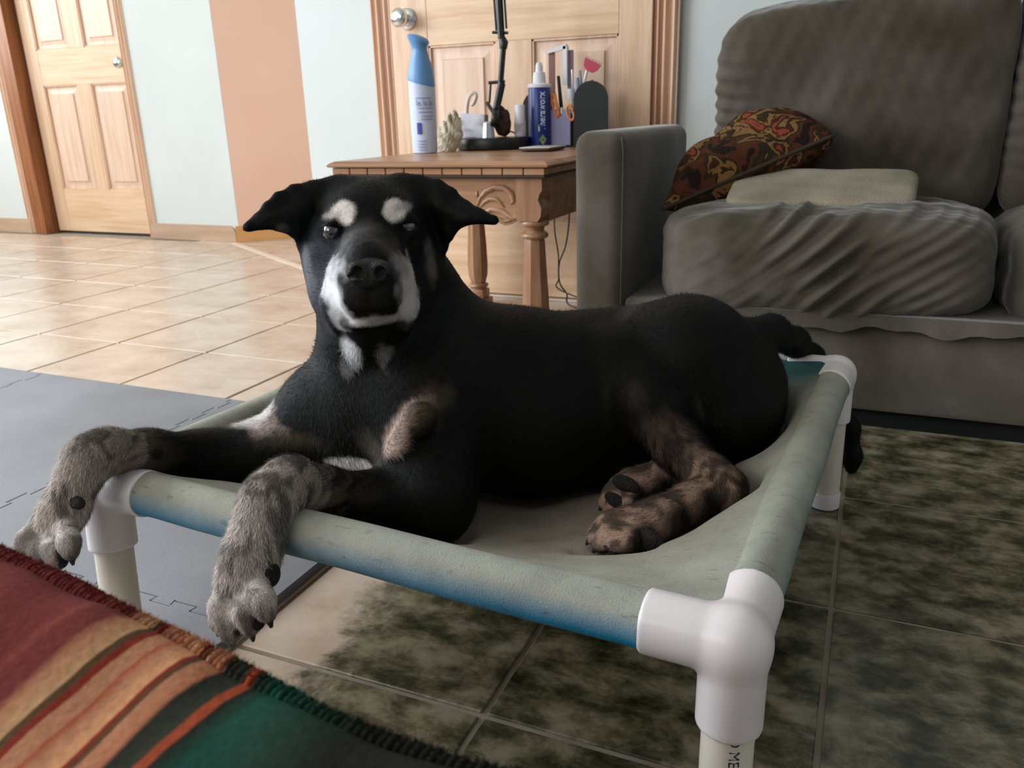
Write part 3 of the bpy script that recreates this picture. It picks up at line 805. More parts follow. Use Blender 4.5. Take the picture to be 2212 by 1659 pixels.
for (x, y) in ((lx1-LW/2, ly0+LW/2), (lx0+LW/2, ly0+LW/2), (lx0+LW/2, ly1-LW/2), (lx1-LW/2, ly1-LW/2)):
    b = MB(); hw_ = LW/2
    b.prism([(-hw_, .385), (-hw_+.005, .380), (hw_-.012, .380), (hw_-.004, .392), (hw_-.002, .410), (hw_-.010, .428), (hw_-.006, .442), (hw_, .450), (hw_, .478), (-hw_, .478)], (x, y-hw_, 0), (1, 0, 0), (0, 0, 1), -LW)
    b.build('leg_block', M['table_v'], table)
    b = MB()
    b.lathe([(.020, .384), (.033, .379), (.035, .374), (.033, .369), (.025, .366), (.022, .358), (.026, .353), (.031, .350), (.033, .345), (.030, .340), (.024, .338)], (x, y, 0), (0, 0, 1), 32)
    b.lathe([(.024, .339), (.026, .330), (.029, .27), (.0335, .20), (.0355, .14), (.034, .105), (.028, .085), (.024, .076)], (x, y, 0), (0, 0, 1), 8)
    b.lathe([(.024, .078), (.032, .074), (.034, .069), (.030, .064), (.026, .060), (.030, .056)], (x, y, 0), (0, 0, 1), 24)
    b.box2((x-.029, y-.029, .026), (x+.029, y+.029, .058), .006, 2); b.box2((x-.036, y-.036, 0), (x+.036, y+.036, .027), .004, 2)
    b.build('leg', M['table_v'], table, True, 28)
b = MB(); b.box((-1.168, ly0-.001, .466), (.006, .004, .010), .001); b.build('screw_slot', M['groove'], table)

# ================================================================== THINGS ON THE TABLE
def foot(px, py): return Vector(atz(px, py, ZT))
def mpp(p): return float(-(R_WC.T @ (np.array(p)-np.array([0, 0, H])))[2])/FPX
# aerosol can
p = foot(919, 331); s = mpp(p)
M['can_body'] = noisy('can_label', [(.3, (190, 200, 226)), (.6, (204, 212, 234)), (.8, (220, 226, 242))], 5, 3, .30, (1, 1, .3))
M['can_blue'] = mat('sky_blue_plastic', (98, 146, 196), .35)
M['ink_blue'] = mat('blue_ink', (62, 70, 150), .5); M['ink_grey'] = mat('grey_ink', (150, 160, 194), .6); M['ink_dark'] = mat('dark_ink', (60, 66, 96), .6)
can = empty('air_freshener', p, 'tall pale blue aerosol can with sky-blue shaped cap, left on side table', 'spray can')
b = MB(); b.lathe([(22*s, 0), (25.5*s, 1.5*s), (26.5*s, 5*s), (27*s, 40*s), (27.6*s, 100*s), (27.8*s, 125*s), (27.9*s, 146*s)], p, (0, 0, 1), 40); b.build('can', M['can_body'], can, True, 40)
b = MB(); bh = 146
b.lathe([(28.3*s, bh*s), (28.6*s, (bh+4)*s), (27*s, (bh+17)*s), (22.5*s, (bh+36)*s), (17.5*s, (bh+51)*s), (16*s, (bh+60)*s), (17*s, (bh+69)*s), (21.5*s, (bh+77)*s), (23*s, (bh+82)*s), (20*s, (bh+87)*s), (10*s, (bh+90)*s), (.5*s, (bh+91)*s)], p, (0, 0, 1), 40)
b.bm.verts.ensure_lookup_table()
for v in b.bm.verts:
    hgt = (v.co.z-p.z)/s
    if hgt < bh+8: v.co.z -= 8*s*(v.co.x-p.x)/(28*s)+4*s
    if hgt > bh+71: v.co.z += -(v.co.x-p.x)*.28; v.co.x -= 2*s*(hgt-bh-71)/10
b.build('cap', M['can_blue'], can, True, 50)
def on_can(c, r, az0):
    return lambda x, y: Vector((c.x+r*math.cos(az0+x/r), c.y+r*math.sin(az0+x/r), c.z+y))
def patch(b, mp_, x0, x1, y0, y1, n=6):
    b.grid([[mp_(x0+(x1-x0)*i/n, y) for i in range(n+1)] for y in (y0, y1)])
def facing(c): return math.atan2(-c.y, -c.x)
f = on_can(p, 28.9*s, facing(p))
b = MB(); patch(b, f, -15*s, -5*s, 40*s, 63*s); b.build('printed_mark', M['ink_blue'], can)
for (x0, x1, y) in ((-15, 20, 112), (-12, 22, 92), (-10, 22, 84), (-4, 22, 76), (-6, 20, 70), (-14, 4, 26), (-14, 4, 20), (-14, 4, 14), (-14, 4, 8)):
    b = MB(); patch(b, f, x0*s, x1*s, (y-1)*s, (y+1)*s); b.build('printed_line', M['ink_grey'], can)
b = MB()
for x0 in (-14, 1, 14):
    for y0 in (97, 99): patch(b, f, x0*s, (x0+10)*s, y0*s, (y0+1)*s); patch(b, f, x0*s, (x0+1)*s, y0*s, (y0+11)*s); patch(b, f, (x0+3)*s, (x0+7)*s, (y0+3)*s, (y0+6)*s)
tag(b.build('printed_symbols', M['ink_grey'], can), kind='stuff')
# pump bottle
p = foot(1167, 319); s = mpp(p)
M['bottle_blue'] = noisy('bottle_label', [(.3, (22, 44, 112)), (.7, (30, 56, 134))], 3, 2, .28)
bt = empty('pump_bottle', p, 'blue pump bottle with white nozzle, on table before the black organiser', 'bottle')
b = MB(); b.lathe([(21*s, 0), (23.5*s, 1.5*s), (24*s, 5*s), (24*s, 120*s), (22*s, 124*s)], p, (0, 0, 1), 40); b.build('bottle', M['bottle_blue'], bt, True, 40)
M['white_pl'] = mat('white_plastic', (228, 226, 230), .35)
b = MB(); b.lathe([(22*s, 121*s), (25*s, 122*s), (25.5*s, 127*s), (22*s, 130*s), (14*s, 131*s), (13.5*s, 144*s), (12*s, 152*s), (8*s, 153*s), (7.5*s, 165*s), (5.5*s, 171*s), (.5*s, 172*s)], p, (0, 0, 1), 32); b.build('pump_cap', M['white_pl'], bt, True, 40)
fb_ = on_can(p, 24.25*s, facing(p))
t = curved_text('Theraworx', 25*s, lambda x, y: Vector((x, y, 0)), .0006); xs = [v.co.x for v in t.bm.verts]; w0, w1 = min(xs), max(xs); L_ = 80*s
for v in t.bm.verts: v.co = fb_(11.5*s-v.co.y*.85, 34*s+(v.co.x-w0)/(w1-w0)*L_)
t.build('printed_name', mat('white_ink', (215, 222, 240), .5), bt)
b = MB(); cx_, cy_ = 6*s, 17*s; r_ = 11*s
for rr, mm in ((1.0, 'g'), (.0, '')):
    pass
def diamond(r_, off, mname, m_):
    f2 = on_can(p, 24.25*s+off, facing(p)); b = MB(); b.add([f2(cx_-r_*.8, cy_), f2(cx_, cy_-r_), f2(cx_+r_*.8, cy_), f2(cx_, cy_+r_)], [(0, 1, 2, 3)]); b.build(mname, m_, bt)
diamond(11*s, .0008, 'emblem', mat('leaf_green', (134, 164, 90), .5)); diamond(6*s, .0013, 'emblem_centre', mat('pale_green', (190, 205, 130), .5)); diamond(3.4*s, .0018, 'emblem_dot', M['bottle_blue'])
# lamp
p = foot(1066, 322); s = mpp(p)
lamp = empty('desk_lamp', p, 'black spring-arm lamp on a round base standing on the side table', 'lamp')
b = MB(); b.lathe([(72*s, 0), (76*s, 2*s), (77*s, 5*s), (77*s, 21*s), (75*s, 24*s), (30*s, 25*s), (.5*s, 25*s)], p, (0, 0, 1), 56); b.build('base', M['black_plastic'], lamp, True, 40)
def lp(px, py, dy=0): return Vector(at(px, py, p.y+dy))
b = MB(); b.lathe([(14.5*s, 24*s), (13.5*s, 30*s), (11*s, 54*s), (8*s, 57*s), (.5*s, 57*s)], p+Vector((4*s, -30*s, 0)), (0, 0, 1), 8); b.build('socket', M['steel'], lamp)
BM = M['black_plastic']
b = MB(); b.tube([lp(1069, 270, -.05), lp(1070, 250, -.04), lp(1072, 236, -.02)], [9*s, 9*s, 7*s], 10); b.build('arm_joint', BM, lamp, True)
b = MB(); b.cyl(lp(1071, 240, -.02), lp(1084, 180, 0), 8.5*s, n=8); b.cyl(lp(1057, 222, -.02), lp(1060, 180, 0), 2.5*s, n=8); b.cyl(lp(1052, 222, -.01), lp(1070, 250, -.03), 4*s, n=8); b.cyl(lp(1056, 179, 0), lp(1090, 176, 0), 3.5*s, n=8); b.build('lower_arm', BM, lamp, True, 40)
b = MB(); b.cyl(lp(1081, 182, 0), lp(1087, 106), 6.5*s, n=8); b.tube([lp(1087, 106), lp(1088, 92), lp(1085, 82)], [8*s, 10*s, 7*s], 10); b.cyl(lp(1064, 70), lp(1097, 71), 3*s, n=8); b.build('middle_arm', BM, lamp, True, 40)
b = MB()
for (xa, ya, xb, yb2, r_) in ((1083, 84, 1076, -40, 8), (1072, 66, 1063, -60, 2.4), (1094, 62, 1086, -60, 2.4)): b.cyl(lp(xa, ya), lp(xb, yb2), r_*s, n=8)
b.cyl(lp(1060, -60), lp(1090, -62), 4*s, n=8)
b.build('upper_arm', BM, lamp, True, 40)
zb = p.z+25*s
# small things standing on the lamp's tray-like base
def on_base(px, py_top_m, dy=0):  # point on tray top seen in column px
    q = Vector(at(px, 300, p.y+dy)); q.z = zb; return q
q0 = on_base(1027, 0, -.03)
M['carton'] = noisy('printed_carton', [(.35, (170, 160, 160)), (.5, (205, 204, 212)), (.7, (214, 214, 222))], 22, 3, .6, (1, 1, 2))
b = MB(); b.box((q0.x-2*s, q0.y, zb+24*s), (58*s, 20*s, 48*s), 2*s, Matrix.Rotation(.06, 3, 'Y'), 2); bx = b.build('small_carton', M['carton']); tag(bx, 'small white printed carton on the lamp base', 'box')
q1 = on_base(1085, 0, .0)
b = MB(); b.bm.free(); b.bm = bmesh.new(); bmesh.ops.create_icosphere(b.bm, subdivisions=3, radius=1)
for v in b.bm.verts:
    nn = v.co.copy(); v.co = Vector((nn.x*21*s, nn.y*14*s, nn.z*33*s))*(1+.07*math.sin(nn.x*31+nn.z*40)); v.co.rotate(Matrix.Rotation(-.28, 3, 'Y')); v.co += q1+Vector((0, 0, 32*s))
br = b.build('hair_brush_head', noisy('dark_bristle', [(.3, (38, 28, 20)), (.7, (86, 66, 50))], 90, 3, .9, bump=.6, bscale=300), None, True); 
b = MB(); b.cyl(q1+Vector((10*s, 0, 14*s)), q1+Vector((34*s, -.0, 6*s)), 1.6*s, n=6); 
br.name = 'bristle_brush'; tag(br, 'round dark brown bristle brush leaning behind the lamp post', 'brush'); b.build('wire_stem', BM, br)
q2 = on_base(1124, 0, .01)
vial = empty('white_vial', (q2.x, q2.y, zb-.0), 'small white capped bottle standing right of the lamp post', 'bottle')
b = MB(); b.lathe([(11.5*s, 0), (12.5*s, 2*s), (12.5*s, 30*s), (11*s, 34*s)], (q2.x, q2.y, zb), (0, 0, 1), 24); b.build('bottle', M['carton'], vial, True, 40)
b = MB(); b.lathe([(11*s, 33*s), (11*s, 62*s), (9.5*s, 64*s), (.5*s, 64*s)], (q2.x, q2.y, zb), (0, 0, 1), 24); b.build('cap', M['white_pl'], vial, True, 40)
q3 = on_base(1021, 0, .012)
cord = MB(); cord.tube([q3+Vector((math.sin(t)*12*s, 2*s*math.cos(t*3), (62+22*math.sin(t*.5+1))*s-14*s*math.cos(t))) for t in np.linspace(0, 2*PI, 16)], 4.5*s, 7)
tag(cord.build('hair_tie', mat('cream_band', (218, 205, 190), .8), None, True), 'cream twisted band lying on top of the small carton', 'band')
# crumpled packet beside the base
p2 = foot(972, 327)
b = MB(); b.bm.free(); b.bm = bmesh.new(); bmesh.ops.create_icosphere(b.bm, subdivisions=4, radius=1)
for v in b.bm.verts:
    nn = v.co.copy(); hgt = max(0, nn.z+.35)
    lean = nn.z*12*s
    v.co = Vector((nn.x*30*s*(1-.45*max(nn.z, 0))+lean, nn.y*15*s, max(0, (nn.z+.72)*44*s)))*(1+.09*math.sin(nn.x*9+nn.z*13)+.05*math.sin(nn.y*22+nn.x*17))+p2
tag(b.build('crumpled_packet', noisy('cream_plastic', [(.3, (176, 160, 128)), (.55, (212, 202, 178)), (.8, (236, 230, 214))], 30, 4, .35, bump=.4, bscale=60), None, False), 'crumpled cream plastic packet between aerosol can and lamp base', 'packet')
# flat grey device
p3 = foot(1160, 327)
ph = empty('remote_control', p3, 'flat dark grey remote control with pale rim, front edge of side table', 'remote')
b = MB(); b.box(p3+Vector((5*s, 20*s, 4*s)), (60*s, 90*s, 6*s), 2.5*s, None, 3); b.build('case', M['black_plastic'], ph, True, 50)
b = MB(); b.box(p3+Vector((5*s, 20*s, 7.6*s)), (64*s, 94*s, 2.2*s), 1*s, None, 2); b.build('rim', mat('pale_rim', (196, 186, 172), .4), ph, True, 50)
# organiser with two arched sides
p4 = foot(1216, 318); s4 = mpp(p4)
org = empty('desk_organiser', p4, 'black desk organiser with two arched side panels, full of small tools', 'organiser')
def arch(cx_, w, h, dy, th):
    r = w/2; pts = [(-r, 0), (r, 0)]+[(r*math.cos(a), h-r+r*math.sin(a)) for a in np.linspace(0, PI, 25)]
    b = MB(); b.prism([(x*s4, y*s4) for x, y in pts], (cx_, p4.y+dy, ZT), (1, 0, 0), (0, 0, 1), th); return b
xa_ = at(1274, 300, p4.y-.02)[0]; xb_ = at(1158, 300, p4.y+.01)[0]
arch(xa_, 74, 132, -.015, -.006).build('arched_panel', M['black_mesh'], org); arch(xb_, 74, 118, .03, -.006).build('arched_panel', M['black_mesh'], org)
b = MB(); b.box2((xb_-30*s4, p4.y-.005, ZT), (xa_+30*s4, p4.y+.085, ZT+4*s4)); b.box2((xb_, p4.y+.0, ZT), (xa_, p4.y+.004, ZT+52*s4)); b.box2((xb_, p4.y+.08, ZT), (xa_, p4.y+.084, ZT+70*s4)); b.box2((xa_-55*s4, p4.y+.004, ZT), (xa_-52*s4, p4.y+.08, ZT+66*s4))
b.build('tray', M['black_mesh'], org)
b = MB(); b.box2((xb_+20*s4, p4.y-.012, ZT+4*s4), (xa_-45*s4, p4.y-.003, ZT+78*s4), .002, 1)
tag(b.build('clear_blister_pack', mat('violet_grey_plastic', (136, 136, 170), .2)), 'violet-grey plastic pack standing right behind the blue bottle', 'pack')
def o4(px, py, dy=.03): return Vector(at(px, py, p4.y+dy))
def rod(name, a, c, r, m_, label, cat, dy=.03):
    b = MB(); b.cyl(o4(*a, dy), o4(*c, dy), r*s4, r*s4*.8, 12); o = b.build(name, m_, None, True, 40); tag(o, label, cat); return o
rod('black_pen', (1214, 250), (1206, 164), 4.5, M['black_plastic'], 'black pen upright in the organiser, right of the blue bottle', 'pen')
rod('silver_pen', (1238, 250), (1236, 150), 3, M['steel'], 'thin silver pen upright in the organiser centre', 'pen', .045)
rod('steel_tweezers', (1262, 240), (1252, 152), 3.5, mat('dull_steel', (150, 152, 166), .3, .7), 'dull steel tweezers leaning among tools in organiser', 'tweezers', .055)
rod('glass_tube', (1250, 245), (1246, 168), 7, mat('pale_grey_plastic', (160, 162, 178), .25), 'short pale grey tube in the organiser below the red comb', 'tube', .02)
b = MB(); b.cyl(o4(1232, 215, .02), o4(1232, 192, .02), 10*s4, n=16); tag(b.build('white_tub', M['white_pl'], None, True, 40), 'round white tub lid standing in the organiser middle', 'tub')
b = MB(); b.tube([o4(1276, 200, .06), o4(1281, 184, .06), o4(1276, 175, .06)], [9*s4, 10*s4, 5*s4], 12); tag(b.build('black_clip', M['black_plastic'], None, True), 'black clip sticking out behind the right arched panel', 'clip')
# red toothed comb on a white handle
cb_ = empty('red_comb', o4(1240, 260), 'red toothed comb head on a white stick rising from organiser', 'comb')
b = MB(); b.cyl(o4(1240, 262), o4(1268, 152), 4*s4, 3*s4, 10); b.build('handle', M['white_pl'], cb_, True, 40)
M['red'] = mat('crimson_plastic', (176, 30, 66), .4)
b = MB(); o_ = o4(1278, 142); ang = -.45; ax = Vector((math.cos(ang), 0, math.sin(ang))); az = Vector((-math.sin(ang), 0, math.cos(ang)))
b.prism([(-19*s4, 9*s4), (-15*s4, -6*s4), (-6*s4, -12*s4), (8*s4, -12*s4), (16*s4, -4*s4), (19*s4, 9*s4)], o_, ax, az, 4*s4)
for k in range(8): b.cyl(o_+ax*((-17+k*4.9)*s4)+az*8*s4, o_+ax*((-17+k*4.9)*s4)+az*14*s4, 1*s4, .6*s4, 6)
b.build('comb_head', M['red'], cb_)
# white angled holder and brown-backed card
b = MB()
b.prism([(0, 0), (9*s4, 0), (9*s4, 78*s4), (0, 78*s4)], o4(1216, 184, .05), (1, 0, 0), (0, 0, 1), -14*s4)
b.prism([(0, 0), (42*s4, 8*s4), (42*s4, 17*s4), (0, 8*s4)], o4(1182, 116, .05), (1, 0, 0), (0, 0, 1), -14*s4)
wh = b.build('white_holder', M['white_pl']); tag(wh, 'white right-angled plastic holder, tallest thing in the organiser', 'holder')
b = MB(); b.prism([(0, 0), (14*s4, 0), (14*s4, 95*s4), (0, 95*s4)], o4(1186, 215, .06), (1, 0, 0), (0, 0, 1), -3*s4); tag(b.build('brown_card', mat('brown_card', (134, 98, 84), .7)), 'narrow brown card in the organiser, left of the white holder', 'card')
b = MB(); b.prism([(0, 0), (13*s4, 0), (13*s4, 90*s4), (0, 90*s4)], o4(1226, 205, .065), (1, 0, 0), (0, 0, 1), -3*s4); tag(b.build('mauve_card', mat('mauve_card', (142, 122, 132), .7)), 'narrow mauve card in the organiser, right of the white holder', 'card')
# orange-handled scissors, handles up
sc = empty('scissors', o4(1222, 300, -.0), 'orange-handled scissors hanging in the organiser front', 'scissors')
M['orange'] = mat('orange_plastic', (214, 128, 58), .4)
def loop(px, py, rx, ry, tilt): return [o4(px+rx*math.cos(t)*math.cos(tilt)-ry*math.sin(t)*math.sin(tilt), py+rx*math.cos(t)*math.sin(tilt)+ry*math.sin(t)*math.cos(tilt), -.012) for t in np.linspace(0, 2*PI, 18)]
b = MB(); b.tube(loop(1232, 244, 7, 16, -.25), 3*s4, 6); b.tube(loop(1199, 228, 5, 26, -.22), 2.6*s4, 6); b.tube([o4(1197, 203, -.012), o4(1203, 232, -.012), o4(1212, 250, -.012)], [5*s4, 4*s4, 2*s4], 6); b.build('handles', M['orange'], sc, True)
b = MB(); b.tube([o4(1212, 232, -.008), o4(1216, 262, -.006), o4(1218, 292, -.005)], [4*s4, 3.4*s4, 1*s4], 6); b.build('blades', M['steel'], sc, True)

# cables hanging behind the table
def cable(name, pts, r, label):
    P = [Vector(q) for q in pts]; out = []
    for i in range(len(P)-1):
        p0, p1, p2_, p3_ = P[max(i-1, 0)], P[i], P[i+1], P[min(i+2, len(P)-1)]
        for t in np.linspace(0, 1, 8, endpoint=False):
            out.append(.5*((2*p1)+(p2_-p0)*t+(2*p0-5*p1+4*p2_-p3_)*t*t+(3*p1-p0-3*p2_+p3_)*t**3))
    out.append(P[-1]); b = MB(); b.tube(out, r, 6); tag(b.build(name, M['black_plastic'], None, True), label, 'cable')
YC = 2.53
cable('power_cable', [at(1230, 440, YC-.01), at(1229, 480, YC), at(1222, 530, YC), at(1208, 570, YC), at(1209, 610, YC), at(1224, 634, YC), Vector((at(1243, 664, YC-.03)[0], YC-.04, .004)), (-.60, 2.45, .004)], .0028, 'thin black cable looping down right of the table leg, the outer one')
cable('lamp_cable', [at(1197, 470, YC-.01), at(1199, 505, YC-.02), at(1206, 550, YC-.02), at(1207, 600, YC-.02), at(1213, 628, YC-.02), (-.66, 2.44, .004), (-.62, 2.40, .004)], .0026, 'thin black cable hanging close beside the right table leg, the inner one')

# ================================================================== STRIPED BLANKET
def blanket_material(name, bump):
    m = mat(name, (.5, .3, .2), .95, 0, .05); k = NT(m)
    tc = k.n('ShaderNodeTexCoord'); sx = k.n('ShaderNodeSeparateXYZ'); k.l(tc.outputs['Object'], sx.inputs[0])
    nz = k.n('ShaderNodeTexNoise'); nz.inputs['Scale'].default_value = 30; nz.inputs['Detail'].default_value = 4; k.l(tc.outputs['Object'], nz.inputs['Vector'])
    ad = k.n('ShaderNodeMath', operation='MULTIPLY_ADD'); ad.inputs[1].default_value = .004; k.l(nz.outputs[0], ad.inputs[0]); k.l(sx.outputs[0], ad.inputs[2])
    mr = k.n('ShaderNodeMapRange'); mr.inputs['From Min'].default_value = -.42+.002; mr.inputs['From Max'].default_value = -.08+.002; k.l(ad.outputs[0], mr.inputs[0])
    c = k.n('ShaderNodeValToRGB'); e = c.color_ramp.elements
    def u(x): return (x+.42)/.34
    RED, RUST, TAN, OLV, GRN, DK, ORG, PAL = (104, 46, 44), (120, 44, 34), (166, 114, 86), (84, 62, 42), (28, 68, 56), (38, 37, 32), (150, 70, 46), (178, 138, 100)
    st = [(-.42, RED), (-.318, RED), (-.314, (122, 60, 50)), (-.308, RED), (-.296, (108, 50, 46)), (-.290, TAN), (-.279, PAL), (-.2785, OLV), (-.275, OLV), (-.2745, RUST), (-.271, RUST), (-.2705, TAN), (-.262, TAN), (-.2615, (150, 70, 50)), (-.256, TAN), (-.246, (196, 140, 100)), (-.2455, RUST), (-.243, RUST), (-.2425, OLV), (-.240, OLV), (-.2395, TAN), (-.229, (160, 100, 72)), (-.2285, DK), (-.2165, (52, 56, 46)), (-.216, ORG), (-.211, ORG), (-.2105, DK), (-.199, GRN), (-.150, DK), (-.10, DK)]
    st = st[:31]
    while len(e) < len(st): e.new(.5)
    for i, (x, cc) in enumerate(st): e[i].position = u(x); e[i].color = sl(cc)
    k.l(mr.outputs[0], c.inputs[0])
    n2 = k.n('ShaderNodeTexNoise'); n2.inputs['Scale'].default_value = 260; n2.inputs['Detail'].default_value = 3; k.l(tc.outputs['Object'], n2.inputs['Vector'])
    r2 = k.n('ShaderNodeMapRange'); r2.inputs['To Min'].default_value = .70; r2.inputs['To Max'].default_value = 1.30; k.l(n2.outputs[0], r2.inputs[0])
    v = k.n('ShaderNodeVectorMath', operation='SCALE'); k.l(c.outputs[0], v.inputs[0]); k.l(r2.outputs[0], v.inputs['Scale']); k.l(v.outputs[0], k.b.inputs['Base Color'])
    bp = k.n('ShaderNodeBump'); bp.inputs['Strength'].default_value = bump; bp.inputs['Distance'].default_value = .003; k.l(n2.outputs[0], bp.inputs['Height']); k.l(bp.outputs[0], k.b.inputs['Normal'])
    return m
M['blanket'] = blanket_material('striped_blanket', .22)
hp = [atz(px, py, .395) for px, py in ((-260, 1090), (0, 1196), (150, 1262), (300, 1342), (430, 1402), (560, 1472), (700, 1550), (850, 1612), (1000, 1662), (1250, 1720), (1600, 1790))]
hx = [q[0] for q in hp]; hy = [q[1] for q in hp]
def hem(x): return float(np.interp(x, hx, hy))
xs_ = np.linspace(hx[0]-.1, hx[-1], 150)
prof = [(-.001, .390), (.002, .3955), (.006, .3990), (.012, .4020), (.020, .4038), (.032, .4042), (.05, .4025), (.075, .399), (.10, .392), (.125, .375), (.14, .34), (.148, .28), (.15, .15), (.152, .02)]
rows = []
for x in xs_:
    y0 = hem(x)+.0012*math.sin(x*60); r = []
    for t, z in prof:
        w = 1 if t < .02 else 1
        r.append((x-.10*t, y0-t*(1+.0*x), z+.0025*math.sin(x*38+t*30)*min(1, t/.01)+.0012*math.sin(x*95-t*60)*min(1, t/.01)))
    rows.append(r)
bl = empty('blanket', (-.25, .10, 0), 'red, tan and green striped wool blanket with stitched edge, bottom left corner', 'blanket')
o_mats[bl.name] = Matrix.Identity(4); bl.location = (0, 0, 0)
b = MB(); b.grid(rows); lower = [[(x, y, z-.004) for (x, y, z) in r] for r in rows]; b.grid(lower)
cloth = b.build('wool_cloth', M['blanket'], bl, True)
M['yarn'] = M['blanket']
b = MB(); pts = []
turn = .0036; X = xs_[0]
while X < xs_[-1]-.002:
    for q in range(12):
        a = 2*PI*q/12; x = X+turn*q/12; y0 = hem(x)
        rr = .0046*(1+.12*math.sin(X*700))
        pts.append((x+.0012*math.cos(a), y0-.0012+rr*math.cos(a)*.9, .3945+rr*.72*math.sin(a)))
    X += turn
b.tube(pts, .0017, 6)
b.build('stitched_edge', M['yarn'], bl, True)
# fuzz on the edge
fz = []; ff = []
for k in range(9000):
    x = random.uniform(xs_[0], xs_[-1]); a = random.uniform(-.5, PI+.2); y0 = hem(x)
    p0 = np.array([x, y0-.0012+.006*math.cos(a)*.8, .3945+.0052*math.sin(a)]); d = np.array([random.gauss(0, .6), math.cos(a), math.sin(a)]); d /= np.linalg.norm(d)
    L = random.uniform(.0012, .0032); sd = np.array([random.gauss(0, 1), random.gauss(0, 1), 0])*.00022
    i0 = len(fz); fz += [p0-sd, p0+sd, p0+d*L]; ff.append((i0, i0+1, i0+2))
tag(np_mesh('wool_fuzz', np.array(fz), ff, M['yarn'], bl, False), kind='stuff')

# ================================================================== THE DOG
dog = empty('dog', ((NR+FL)/2).to_tuple()[:2]+(.13,), 'black dog with greying muzzle and brindle legs lying on the raised cot', 'dog')
fld = Field((-.90, .44, -.01), (.075, 1.42, .60), .0032)
A = lambda px, py, Y: at(px, py, Y)
# --- trunk
fld.chain([(A(800, 895, .835), .088), (A(940, 862, .885), .114), (A(1140, 872, .965), .118)], .03)
fld.chain([(A(1140, 872, .965), .118), (A(1320, 852, 1.04), .112), (A(1470, 805, 1.10), .096), (A(1580, 820, 1.13), .072)], .04)
fld.cone(A(1480, 850, 1.08), A(1578, 892, 1.08), .09, .066, .05)
fld.ell(A(765, 915, .800), (.083, .062, .082), .035)
# neck, throat
fld.chain([(A(890, 800, .885), .112), (A(845, 660, .885), .090), (A(812, 540, .875), .066)], .03)
fld.cone(A(800, 790, .84), A(800, 690, .80), .066, .050, .03)
fld.cone(A(925, 715, .92), A(1060, 800, .95), .050, .078, .05)
# shoulders
fld.cone(A(930, 870, .83), A(925, 985, .79), .082, .062, .03)
fld.cone(A(680, 885, .79), A(628, 950, .765), .048, .045, .03)
# --- right fore leg (left in the photo)
legR = [(A(635, 962, .762), .045), (A(545, 985, .735), .041), (A(440, 990, .69), .033), (A(320, 978, .625), .0245), (A(232, 972, .578), .0215), (A(190, 992, .556), .0225), (A(165, 1042, .540), .0185), (A(140, 1100, .530), .0215), (A(117, 1140, .522), .0235)]
fld.chain(legR, .018)
# --- left fore leg (middle)
legL = [(A(925, 990, .785), .060), (A(940, 1072, .750), .046), (A(800, 1080, .705), .0305), (A(700, 1063, .645), .0252), (A(622, 1046, .598), .0255), (A(578, 1082, .566), .0245), (A(560, 1150, .545), .0228), (A(540, 1210, .532), .0245), (A(527, 1255, .524), .0265)]
fld.chain(legL, .018)
fld.cone(A(940, 1072, .750), A(950, 1118, .742), .040, .028, .02)
fld.ell(A(522, 1130, .548), (.009, .009, .010), .008)          # dew-claw bump
def toe(base, knuckle, tip, r):
    fld.cone(base, knuckle, r*.9, r*1.05, .005); fld.cone(knuckle, tip, r*1.05, r*.80, .0035)
claws = []
def paw(toes, Yb, Yk, Yt, r, base_pts):
    for (b0, k0, t0) in toes:
        B, K, T = A(b0[0], b0[1], Yb), A(k0[0], k0[1], Yk), A(t0[0], t0[1], Yt); toe(B, K, T, r); d = T-K; d /= np.linalg.norm(d); claws.append((T+d*r*.35, d, r))
paw([((93, 1130), (62, 1165), (47, 1190)), ((108, 1140), (88, 1185), (80, 1213)), ((128, 1145), (118, 1190), (120, 1216)), ((142, 1135), (148, 1172), (152, 1192))], .515, .495, .492, .0118, None)
paw([((498, 1262), (480, 1310), (474, 1345)), ((512, 1275), (500, 1330), (498, 1368)), ((535, 1275), (533, 1322), (540, 1352)), ((555, 1262), (566, 1300), (575, 1322))], .515, .498, .496, .0128, None)
# --- near hind leg
hipP = A(1462, 788, 1.035); kneeP = A(1338, 792, .985)
fld.cone(hipP, kneeP, .080, .044, .03)
fld.cone(A(1500, 780, 1.03), A(1560, 880, 1.02), .080, .060, .04)
legH = [(kneeP, .046), (A(1395, 868, .945), .043), (A(1462, 960, .915), .0285), (A(1522, 1022, .895), .0225), (A(1560, 1056, .880), .0245)]
fld.chain(legH, .02)
fld.cone(A(1545, 1005, .90), A(1574, 1050, .885), .008, .019, .012)      # tendon and hock point
zh = .165
def Z(px, py, z): return atz(px, py, z)
metH = [(A(1560, 1056, .880), .024), (A(1490, 1088, .842), .0215), (A(1425, 1122, .806), .0225), (A(1372, 1140, .785), .0265)]
fld.chain(metH, .016)
def paw3(items, r, k=.005):
    for (B, K, T) in items:
        fld.cone(B, K, r*.95, r*1.05, k+.002); fld.cone(K, T, r*1.05, r*.85, k); d = T-K; d /= np.linalg.norm(d); claws.append((T+d*r*.45, d, r*.9))
paw3([(A(1355, 1120, .785), A(1322, 1128, .775), A(1302, 1140, .772)), (A(1350, 1138, .778), A(1310, 1146, .765), A(1288, 1158, .760)), (A(1352, 1152, .770), A(1322, 1162, .752), A(1302, 1174, .748)), (A(1372, 1158, .768), A(1352, 1170, .748), A(1338, 1178, .742))], .0135)
